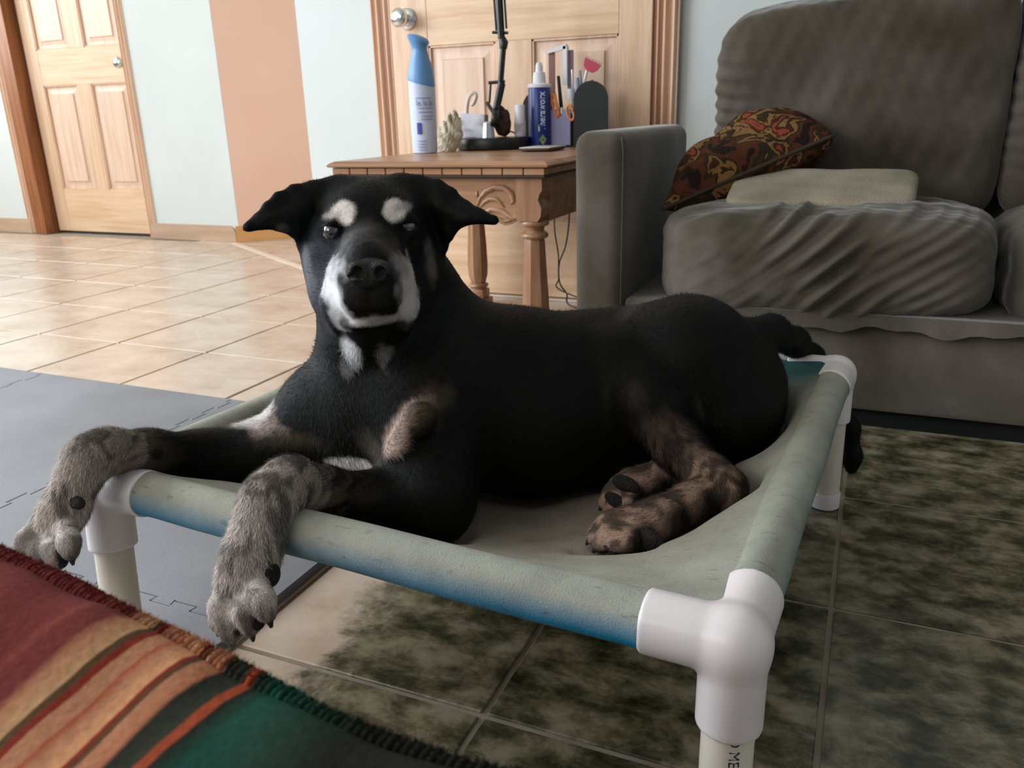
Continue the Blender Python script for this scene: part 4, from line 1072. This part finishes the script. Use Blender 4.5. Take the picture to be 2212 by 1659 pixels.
# --- far hind foot
farH = [(A(1500, 1010, .955), .026), (A(1450, 1032, .925), .020), (A(1400, 1042, .900), .020), (A(1366, 1052, .885), .022)]
fld.chain(farH, .014)
paw3([(A(1362, 1030, .89), A(1336, 1050, .88), A(1318, 1066, .872)), (A(1355, 1044, .885), A(1325, 1066, .872), A(1308, 1084, .866)), (A(1358, 1058, .878), A(1334, 1080, .864), A(1318, 1096, .858)), (A(1370, 1070, .87), A(1354, 1090, .856), A(1342, 1100, .852))], .0115)
# --- tail over the far rail and down behind the leg
tail = [(A(1600, 745, 1.16), .040), (A(1665, 720, 1.22), .025), (A(1715, 738, 1.28), .0195), (A(1752, 772, 1.325), .0175), (A(1795, 850, 1.345), .0165), (A(1832, 925, 1.35), .0155), (A(1840, 985, 1.35), .013), (A(1839, 1012, 1.35), .0095)]
fld.chain(tail, .02)

# --- head, built in its own frame: x right, y up, z towards the viewer
HO = A(803, 495, .80); hf = np.array([0, 0, H])-HO; hf[2] -= .02; hf /= np.linalg.norm(hf)
up0 = np.array([.0, 0, 1.]); hx_ = np.cross(up0, hf); hx_ /= np.linalg.norm(hx_); hy_ = np.cross(hf, hx_)
ca, sa = math.cos(math.radians(3.5)), math.sin(math.radians(3.5))
hx_, hy_ = hx_*ca+hy_*sa, hy_*ca-hx_*sa
HR = np.stack([hx_, hy_, hf])
def L(px, py, z):
    """point of the head on the plane z in front of the eyes"""
    d = R_WC @ np.array([px-1106., -(py-829.5), -FPX]); o = np.array([0, 0, H]); t = ((HO+hf*z-o) @ hf)/(d @ hf); return o+t*d
fld.ell(L(803, 474, -.062), (.066, .049, .080), .02, HR)                 # cranium
fld.ell(L(803, 520, -.040), (.060, .050, .055), .03, HR)
for s in (-1, 1):
    fld.ell(L(803+s*92, 560, -.050), (.033, .045, .045), .02, HR)          # cheek
    fld.ell(L(800+s*83, 635, -.030), (.026, .032, .040), .02, HR)
    fld.ell(L(802+s*48, 462+s*-3, -.006), (.022, .016, .020), .016, HR)      # brow
    fld.ell(L(801+s*78, 520, -.012), (.016, .014, .018), .014, HR)         # under the eye
fld.cone(L(803, 505, -.012), L(799, 575, .066), .030, .0255, .02)            # bridge
fld.cone(L(803, 560, .0), L(799, 620, .066), .042, .034, .02)
fld.ell(L(799, 635, .066), (.033, .030, .026), .014, HR)
for s in (-1, 1):
    fld.cone(L(799+s*42, 600, .040), L(799+s*56, 655, .030), .027, .027, .014) # flews
    fld.cone(L(799+s*57, 660, .034), L(801+s*68, 698, .022), .0235, .0120, .008)
fld.ell(L(803, 690, .050), (.034, .0090, .030), .005, HR)                    # chin
fld.cone(L(803, 700, .03), L(805, 730, -.03), .030, .040, .015)
# mouth line and philtrum
for p, q, r in (((745, 700), (768, 683), .0035), ((768, 683), (803, 676), .004), ((803, 676), (842, 682), .004), ((842, 682), (872, 702), .0035)):
    fld.cone(L(*p, .088), L(*q, .090), r, r, .005, 's')
fld.cone(L(799, 618, .100), L(800, 668, .098), .0022, .0022, .004, 's')
# eye sockets
EYES = [(L(719, 500, .007), .0125), (L(879, 488, .004), .0120)]
for c, r in EYES: fld.ell(c+hf*.006, (.0155, .0095, .012), .007, HR, 's')
fld.cone(L(697, 492, .008), L(719, 480, .017), .0038, .0048, .005); fld.cone(L(719, 480, .017), L(742, 492, .014), .0048, .0038, .005)
fld.cone(L(858, 484, .013), L(880, 470, .015), .0042, .0060, .005); fld.cone(L(880, 470, .015), L(902, 480, .006), .0060, .0045, .005)
fld.cone(L(699, 511, .008), L(720, 522, .014), .0034, .0040, .005); fld.cone(L(720, 522, .014), L(742, 509, .014), .0040, .0032, .005)
fld.cone(L(858, 500, .012), L(880, 507, .013), .0036, .0042, .005); fld.cone(L(880, 507, .013), L(902, 496, .006), .0042, .0036, .005)
# ears: folded leather, fan of triangles round an inner point
def ear(inner, pts, th=.0044):
    I0 = L(*inner)
    for p, q in zip(pts[:-1], pts[1:]): fld.tri(I0, L(*p), L(*q), th, .008, flow=L(*pts[len(pts)//2])-L(*pts[0]))
ear((655, 455, -.030), [(735, 402, -.062), (706, 404, -.055), (676, 403, -.048), (634, 408, -.040), (600, 425, -.030), (577, 447, -.022), (556, 472, -.012), (535, 491, -.004), (568, 484, -.006), (606, 491, -.010), (634, 502, -.018), (652, 530, -.040), (668, 560, -.060), (700, 540, -.060)])
ear((955, 448, -.030), [(870, 400, -.060), (907, 393, -.055), (947, 398, -.045), (977, 416, -.036), (1007, 443, -.024), (1036, 460, -.012), (1067, 476, -.002), (1040, 472, -.006), (1015, 474, -.010), (999, 478, -.014), (970, 510, -.026), (958, 534, -.040), (945, 575, -.060), (905, 540, -.060)])
fld.cone(L(735, 425, -.06), L(665, 440, -.045), .024, .012, .02); fld.cone(L(870, 420, -.06), L(940, 432, -.045), .024, .012, .02)
# skin folds of the throat
fld.cone(L(770, 715, .005), L(752, 768, -.030), .0115, .0105, .010); fld.cone(L(752, 768, -.030), L(748, 800, -.045), .0105, .006, .010)
fld.cone(L(838, 712, .0), L(822, 762, -.032), .0105, .0115, .010)
fld.cone(A(845, 1000, .735), A(905, 905, .738), .006, .020, .018)          # chest fold by the tan patch

V, F = fld.mesh()
# keep the body only (one connected piece) and relax it a little
def relax(V, F, it, lam=.5):
    e = np.concatenate([F[:, [0, 1]], F[:, [1, 2]], F[:, [2, 3]], F[:, [3, 0]]]); n_ = len(V)
    deg = np.bincount(e.ravel(), minlength=n_)[:, None]
    for _ in range(it):
        s = np.zeros_like(V)
        for c in range(3): s[:, c] = np.bincount(e[:, 0], V[e[:, 1], c], n_)+np.bincount(e[:, 1], V[e[:, 0], c], n_)
        V = V*(1-lam)+lam*s/np.maximum(deg, 1)
    return V
V = relax(V, F, 2)
print('dog verts', len(V))
def vnormals(V, F):
    n = np.cross(V[F[:, 2]]-V[F[:, 0]], V[F[:, 3]]-V[F[:, 1]]); N = np.zeros_like(V)
    for q in range(4):
        for c in range(3): N[:, c] += np.bincount(F[:, q], n[:, c], len(V))
    return N/np.maximum(np.linalg.norm(N, axis=1), 1e-12)[:, None]
N = vnormals(V, F)
# --- smooth value noise
_tab = rng.random((32, 32, 32)).astype(np.float32)
def vn(P, f, sc=(1, 1, 1)):
    Q = P*f*np.array(sc)+100; i = np.floor(Q).astype(int); t = Q-i; t = t*t*(3-2*t); i %= 32; j = (i+1) % 32; r = 0
    for a in (0, 1):
        for b_ in (0, 1):
            for c in (0, 1):
                r = r+_tab[(j if a else i)[:, 0], (j if b_ else i)[:, 1], (j if c else i)[:, 2]]*(t[:, 0] if a else 1-t[:, 0])*(t[:, 1] if b_ else 1-t[:, 1])*(t[:, 2] if c else 1-t[:, 2])
    return r
# hair direction
ref = np.zeros_like(V); wsum = 1e-9
Vx, Vy, Vz = V.T
flow = np.zeros_like(V)
for fn, d in fld.prims:
    ln = np.linalg.norm(d)
    if ln < 1e-6: continue
    w = np.exp(-np.maximum(np.abs(fn(Vx, Vy, Vz)), 0)/.006); flow += w[:, None]*(d/ln)
hl = (V-HO) @ HR.T          # head-local coordinates
onhead = (np.abs(hl[:, 0]) < .16) & (hl[:, 1] > -.13) & (hl[:, 1] < .10) & (hl[:, 2] > -.11)
rad = V-L(800, 560, .09); rad /= np.linalg.norm(rad, axis=1)[:, None]
wh_ = np.clip((hl[:, 2]+.10)/.05, 0, 1)*onhead
isear = onhead & (np.abs(hl[:, 0]) > .078)
wh_ = np.where(isear, 0, wh_)
flow = flow*(1-wh_)[:, None]*.6+rad*wh_[:, None]*3+np.array([0, .25, -.25])*(1-wh_)[:, None]
flow -= N*(flow*N).sum(1)[:, None]; flow /= np.maximum(np.linalg.norm(flow, axis=1), 1e-9)[:, None]

# --- coat colour
BLACK = np.array([.0040, .0040, .0036]); 
Cc = np.tile(BLACK, (len(V), 1)); var = np.full(len(V), .35); brnd = np.zeros(len(V))
nz1 = vn(V, 55); nz2 = vn(V, 160); nz3 = vn(V, 22)
def blob(c, r, col, st=1., R=None, soft=.45, nz=.35, target=None):
    R = np.eye(3) if R is None else R; q = (V-c) @ R.T/np.array(r); d = np.sqrt((q**2).sum(1))+nz*(nz1-.5)+nz*.6*(nz2-.5)
    w = np.clip((1-d)/soft+.5, 0, 1)*st
    if target is None: Cc[:] = Cc*(1-w)[:, None]+np.array(col)*w[:, None]
    else: target[:] = np.maximum(target, w)
    return w
def hb(px, py, z, rx, ry, rz, col, st=1., soft=.45, nz=.35):   # patch on the head, radii in metres
    blob(L(px, py, z), (rx, ry, rz), col, st, HR, soft, nz)
GREYB = (.052, .058, .072)
hb(690, 560, -.01, .022, .040, .045, GREYB, .75, .8); hb(668, 590, -.02, .006, .030, .05, (.20, .20, .22), .7, .8)
hb(700, 640, .0, .022, .035, .05, (.075, .08, .095), .8, .7)
hb(790, 520, .035, .020, .018, .03, (.085, .075, .068), .8, .8, .6)
hb(765, 550, .045, .018, .02, .03, (.16, .155, .16), .75, .8, .6)
hb(830, 548, .045, .020, .018, .03, (.075, .062, .05), .7, .8, .6)
hb(733, 628, .045, .0165, .036, .035, (.82, .83, .86), 1, .45, .35)
hb(750, 665, .040, .0180, .022, .035, (.86, .87, .90), 1, .45, .3)
hb(752, 590, .055, .012, .020, .028, (.62, .62, .65), .9, .55, .4)
hb(876, 618, .045, .0165, .036, .040, (.46, .41, .38), 1, .5, .6)
hb(880, 665, .040, .0145, .020, .035, (.52, .48, .45), .95, .5, .4)
hb(856, 578, .055, .012, .016, .03, (.20, .175, .155), .8, .7, .6)
hb(932, 572, .0, .007, .022, .05, (.14, .12, .11), .75, .8, .6)
hb(893, 700, .03, .010, .008, .03, (.012, .012, .012), .9, .6)
hb(800, 642, .105, .0215, .024, .030, (.010, .009, .009), 1, .4, .15)      # dark front of the muzzle
hb(802, 690, .060, .034, .0070, .035, (.32, .30, .29), 1, .4, .3)       # pale lower lip
hb(775, 693, .060, .012, .0055, .03, (.66, .63, .63), .8, .6, .3)
hb(746, 698, .055, .0065, .0075, .04, (.03, .03, .03), .9, .6, .2); hb(868, 702, .050, .0070, .0065, .04, (.02, .02, .02), .9, .6, .2)
hb(744, 458, .012, .0135, .0115, .03, (.80, .73, .68), 1, .4, .3); hb(722, 466, .006, .013, .0045, .03, (.40, .37, .34), .85, .7, .3)
hb(748, 472, .012, .008, .008, .03, (.80, .73, .68), .9, .5, .3)
hb(851, 456, .012, .0125, .0125, .03, (.74, .66, .61), 1, .4, .3); hb(870, 448, .010, .010, .006, .03, (.40, .36, .33), .8, .6, .3)
hb(719, 500, .0, .017, .012, .03, (.006, .006, .006), 1, .5, .1); hb(880, 486, .0, .017, .012, .03, (.006, .006, .006), 1, .5, .1)
hb(760, 735, -.01, .0125, .030, .05, (.80, .82, .86), 1, .5, .3); hb(752, 778, -.03, .011, .016, .04, (.30, .29, .30), .9, .7, .4)
hb(826, 742, -.01, .0110, .024, .05, (.30, .27, .26), .9, .6, .6)
hb(612, 495, -.01, .006, .005, .02, (.10, .09, .09), .6, .8)
WARM = (.23, .165, .13)
blob(A(594, 900, .765), (.050, .04, .020), (.50, .39, .34), 1, None, .6, .55)
blob(A(560, 880, .76), (.03, .04, .018), (.66, .64, .64), .85, None, .7, .4)
blob(A(650, 930, .76), (.045, .04, .012), (.10, .075, .045), .6, None, .9, .7)
Rp = np.array(Matrix.Rotation(math.radians(52), 3, 'Y'))
blob(A(868, 922, .738), (.036, .045, .019), (.52, .38, .32), 1, Rp, .5, .55)
blob(A(905, 890, .74), (.04, .045, .022), (.085, .06, .035), .6, Rp, .9, .7)
blob(A(800, 975, .735), (.012, .03, .024), (.09, .08, .055), .55, Rp, .9, .7)
blob(A(762, 1001, .745), (.032, .05, .0095), (.70, .66, .65), 1, None, .4, .15)
# brindle legs: weight grows towards the paws
def seg_w(chain, i0, i1, w0, w1):
    out = np.zeros(len(V)); P_ = [c[0] for c in chain]; rr = [c[1] for c in chain]
    k0 = chain[i0:i1+1]; n_ = len(k0)-1
    best = np.full(len(V), 9.); val = np.zeros(len(V))
    for q in range(n_):
        a, ra = k0[q]; b_, rb = k0[q+1]; ba = b_-a; t = np.clip(((V-a) @ ba)/(ba @ ba), 0, 1); d = np.linalg.norm(V-a-t[:, None]*ba, axis=1)-(ra+(rb-ra)*t)
        m = d < best; best[m] = d[m]; val[m] = (w0+(w1-w0)*(q+t)/n_)[m]
    return np.where(best < .020, val, 0)
bw = np.maximum.reduce([seg_w(legR, 2, 4, .05, .75), seg_w(legR, 4, 8, .75, 1.0), seg_w(legL, 2, 4, .0, .80), seg_w(legL, 4, 8, .80, 1.0)])
for c in claws[:8]: bw = np.maximum(bw, np.clip(1.6-np.linalg.norm(V-c[0], axis=1)/.045, 0, 1))
bh = np.maximum.reduce([seg_w(legH, 1, 4, .0, .85), seg_w(metH, 0, 3, .75, .9), seg_w(farH, 0, 3, .5, .9)])
for c in claws[8:]: bh = np.maximum(bh, .85*np.clip(1.7-np.linalg.norm(V-c[0], axis=1)/.035, 0, 1))
bh = np.maximum(bh, .16*np.clip(1-np.linalg.norm(V-A(1315, 800, .95), axis=1)/.05, 0, 1))
bh = np.maximum(bh, .16*np.clip(1-np.linalg.norm(V-A(1372, 850, .91), axis=1)/.05, 0, 1))
upz = N[:, 2]
st_v = vn(V, 150, (1, 1, .28))*.6+vn(V, 60, (1, 1, .5))*.4; st_h = vn(V, 150, (.28, .5, 1))*.6+vn(V, 60, (.5, 1, 1))*.4
vert = np.clip(-flow[:, 2]*1.6, 0, 1); streak = st_v*vert+st_h*(1-vert)
# fore legs: warm grey hair, paler towards the toes, dark streaks and black under the wrist
pale = np.array([.50, .43, .39]); tanc = np.array([.21, .16, .115]); dk = np.array([.020, .017, .013])
mixp = np.clip((bw-.55)/.45, 0, 1)[:, None]; lc = tanc*(1-mixp)+pale*mixp
dkw = np.clip((.52-streak)/.08, 0, 1)*(.92-.35*mixp[:, 0]); lc = lc*(1-dkw[:, None])+dk*dkw[:, None]
lw = np.clip((bw-.35*(1-bw)*(1-nz3)*1.6)*1.15, 0, 1)[:, None]
Cc[:] = Cc*(1-lw)+lc*lw
tn = np.array([.34, .22, .16]); dkw = np.clip((.56-streak)/.12, 0, 1)*.8; lh = tn*(1-dkw[:, None])+dk*dkw[:, None]
under = np.clip(np.maximum((-upz-.05)/.35, (N[:, 0]*.9+N[:, 1]*.25-.22)/.3), 0, 1); lhw = (np.clip(bh*1.2-.15*nz3, 0, 1)*(1-.9*under))[:, None]
Cc[:] = Cc*(1-lhw)+lh*lhw
# undersides of the fore paws and shade painted into the gaps between the toes
for c, d, r in claws[:8]:
    w = np.clip(1.35-np.linalg.norm(V-(c-d*.002), axis=1)/.011, 0, 1)[:, None]*.8; Cc[:] = Cc*(1-w)+np.array([.018, .015, .013])*w
for g_, (u0, u1) in enumerate(((0, 1), (1, 2), (2, 3), (4, 5), (5, 6), (6, 7))):
    (ca_, da_, ra_), (cb2, db2, rb2) = claws[u0], claws[u1]
    for sft in (.003, .012, .021):
        m_ = (ca_+cb2)/2-(da_+db2)*.5*sft; w = np.clip((1-np.linalg.norm(V-m_, axis=1)/.0090)/.5, 0, .95)[:, None]; Cc[:] = Cc*(1-w)+np.array([.03, .025, .021])*w
brnd = np.maximum(bw, bh)
for (px, py, Y, r, w) in ((585, 1105, .545, .030, .35),): pass
# faint silvery line over the hip, and grey-brown on the back
blob(A(1385, 700, 1.05), (.05, .04, .012), (.05, .052, .05), .6, np.array(Matrix.Rotation(math.radians(-48), 3, 'Y')), .9, .5)
blob(A(1690, 735, 1.26), (.02, .02, .012), (.05, .04, .022), .7, None, .9, .6)

M['skin'] = mat('dog_coat', (.01, .01, .01), .6, 0, .12); k = NT(M['skin'])
an = k.n('ShaderNodeAttribute', attribute_name='coat'); k.l(an.outputs['Color'], k.b.inputs['Base Color'])
tc = k.n('ShaderNodeTexCoord'); n9 = k.n('ShaderNodeTexNoise'); n9.inputs['Scale'].default_value = 130; n9.inputs['Detail'].default_value = 5; k.l(tc.outputs['Object'], n9.inputs['Vector'])
bp = k.n('ShaderNodeBump'); bp.inputs['Strength'].default_value = .35; bp.inputs['Distance'].default_value = .003; k.l(n9.outputs[0], bp.inputs['Height']); k.l(bp.outputs[0], k.b.inputs['Normal'])
M['hair'] = mat('dog_hair', (.01, .01, .01), .55, 0, .12); k = NT(M['hair']); an = k.n('ShaderNodeAttribute', attribute_name='coat'); k.l(an.outputs['Color'], k.b.inputs['Base Color'])
np_mesh('body', V, F, M['skin'], dog, colors=Cc)

# --- short coat: one thin blade per hair
tri = np.concatenate([F[:, [0, 1, 2]], F[:, [0, 2, 3]]])
ar = .5*np.linalg.norm(np.cross(V[tri[:, 1]]-V[tri[:, 0]], V[tri[:, 2]]-V[tri[:, 0]]), axis=1)
dens = np.ones(len(V)); dens += 3.0*onhead+3.2*(brnd > .15)+1.6*(Cc.mean(1) > .04)
pr = ar*dens[tri].mean(1); pr /= pr.sum(); NH = 330000
ti = rng.choice(len(tri), NH, p=pr); u = rng.random(NH); v = rng.random(NH); sw = u+v > 1; u[sw] = 1-u[sw]; v[sw] = 1-v[sw]
bc = np.stack([1-u-v, u, v], 1)[..., None]; T = tri[ti]
P0 = (V[T]*bc).sum(1); Nn = (N[T]*bc).sum(1); Fl = (flow[T]*bc).sum(1); Ch = (Cc[T]*bc).sum(1); Bh = (brnd[T]*bc[..., 0]).sum(1); hd = onhead[T[:, 0]]
er = isear[T[:, 0]]
Fl += rng.normal(0, .22, Fl.shape); lift = np.where(hd, .16, .26)*(1+.4*rng.random(NH))
D_ = Fl+Nn*lift[:, None]; D_ /= np.linalg.norm(D_, axis=1)[:, None]
Ln = np.where(hd, .0052, .0085)*(.6+.8*rng.random(NH)); Ln = np.where(Bh > .3, .0078*(.6+.8*rng.random(NH)), Ln); Ln = np.where(er, .0036, Ln)
for c, d, r in claws: Ln = np.where(np.linalg.norm(P0-c, axis=1) < .04, np.minimum(Ln, .0042), Ln)
front = hd & (((P0-HO) @ HR.T)[:, 2] > .05); Ln = np.where(front, .0032, Ln)
Sd = np.cross(D_, Nn); Sd /= np.maximum(np.linalg.norm(Sd, axis=1), 1e-9)[:, None]; wd = np.where(hd, .00024, .00034)[:, None]
B0 = P0-Nn*.0006; mid = B0+D_*(Ln*.55)[:, None]; tip = B0+D_*Ln[:, None]-Nn*(Ln*.10)[:, None]
HV = np.stack([B0-Sd*wd, B0+Sd*wd, tip], 1).reshape(-1, 3)
br = rng.normal(1, .30, NH).clip(.35, 2.2); br = np.where(Bh > .3, rng.normal(1.05, .42, NH).clip(.2, 2.4), br)
HC = np.repeat(Ch*br[:, None], 3, axis=0); HC[2::3] *= 1.15
keep = np.ones(NH, bool)
for c, r in EYES: keep &= np.linalg.norm(P0-c, axis=1) > .0135
nose_c = L(798, 588, .092); keep &= np.linalg.norm(((P0-nose_c) @ HR.T)/np.array([.027, .019, .02]), axis=1) > 1
kk = np.repeat(keep, 3); HV = HV[kk]; HC = HC[kk]
fur = np_mesh('short_coat', HV, np.arange(len(HV)).reshape(-1, 3), M['hair'], dog, False, HC); tag(fur, kind='stuff')

# --- eyes, nose, claws, pads
M['eye'] = mat('dark_eye', (.030, .031, .034), .04, 0, .8); M['eye'].node_tree.nodes['Principled BSDF'].inputs['Coat Weight'].default_value = 1
for c, r in EYES:
    b = MB(); b.bm.free(); b.bm = bmesh.new(); bmesh.ops.create_uvsphere(b.bm, u_segments=32, v_segments=24, radius=r*.95)
    bmesh.ops.translate(b.bm, vec=Vector(c+hf*.0010), verts=b.bm.verts[:]); b.build('eye', M['eye'], dog, True)
nf = Field(nose_c-.036, nose_c+.036, .00075)
nf.ell(nose_c, (.0225, .0150, .0135), .004, HR); nf.ell(L(798, 606, .092), (.015, .011, .012), .008, HR)
for s in (-1, 1):
    nf.ell(L(798+s*27, 586, .100), (.0115, .0105, .0085), .005, HR)
for s in (-1, 1):
    nf.ell(L(798+s*24, 589, .1095), (.0062, .0068, .0085), .003, HR, 's'); nf.cone(L(798+s*32, 596, .108), L(798+s*44, 601, .102), .0028, .0015, .003, 's')
nf.cone(L(798, 590, .1085), L(799, 622, .106), .0011, .0011, .002, 's')
NV, NF = nf.mesh()
M['nose'] = noisy('nose_leather', [(.3, (9, 9, 9)), (.7, (17, 17, 18))], 200, 3, .42, bump=.4, bscale=700, spec=.35)
np_mesh('nose', NV, NF, M['nose'], dog)
M['claw'] = mat('dark_claw', (30, 26, 24), .35)
for c, d, r in claws:
    dn = d.copy(); s0 = Vector(c); b = MB(); dv = Vector(d); g_ = Vector((0, 0, -1))
    pts = [s0-dv*r*.3, s0+dv*r*.25+g_*r*.08, s0+dv*r*.55+g_*r*.32]
    b.tube(pts, [r*.36, r*.30, r*.12], 8); b.build('claw', M['claw'], dog, True)
M['pad'] = noisy('paw_pad', [(.3, (20, 18, 18)), (.7, (42, 38, 37))], 120, 3, .75, bump=.6, bscale=400)
def pad(c, r, R=None):
    b = MB(); b.bm.free(); b.bm = bmesh.new(); bmesh.ops.create_icosphere(b.bm, subdivisions=3, radius=1)
    for v in b.bm.verts: v.co = Vector((v.co.x*r[0], v.co.y*r[1], v.co.z*r[2]))
    if R is not None: bmesh.ops.transform(b.bm, matrix=R, verts=b.bm.verts[:])
    bmesh.ops.translate(b.bm, vec=Vector(c), verts=b.bm.verts[:]); b.build('paw_pad', M['pad'], dog, True)
pad(A(166, 1086, .524), (.0105, .006, .0075))
pad(A(152, 1184, .497), (.009, .009, .013)); pad(A(130, 1211, .495), (.008, .008, .009))
pad(A(579, 1312, .502), (.008, .009, .016)); pad(A(552, 1343, .498), (.009, .008, .009)); pad(A(588, 1242, .528), (.006, .010, .012))
pad(A(1352, 1046, .865), (.018, .008, .010), Matrix.Rotation(.3, 3, 'Y')); pad(A(1330, 1082, .850), (.015, .008, .008), Matrix.Rotation(.5, 3, 'Y'))
pad(A(1330, 1180, .742), (.016, .008, .007)); pad(A(1392, 1165, .765), (.022, .012, .013), Matrix.Rotation(.2, 3, 'Y')); pad(A(1288, 1160, .757), (.006, .008, .010))
build_canvas(V)
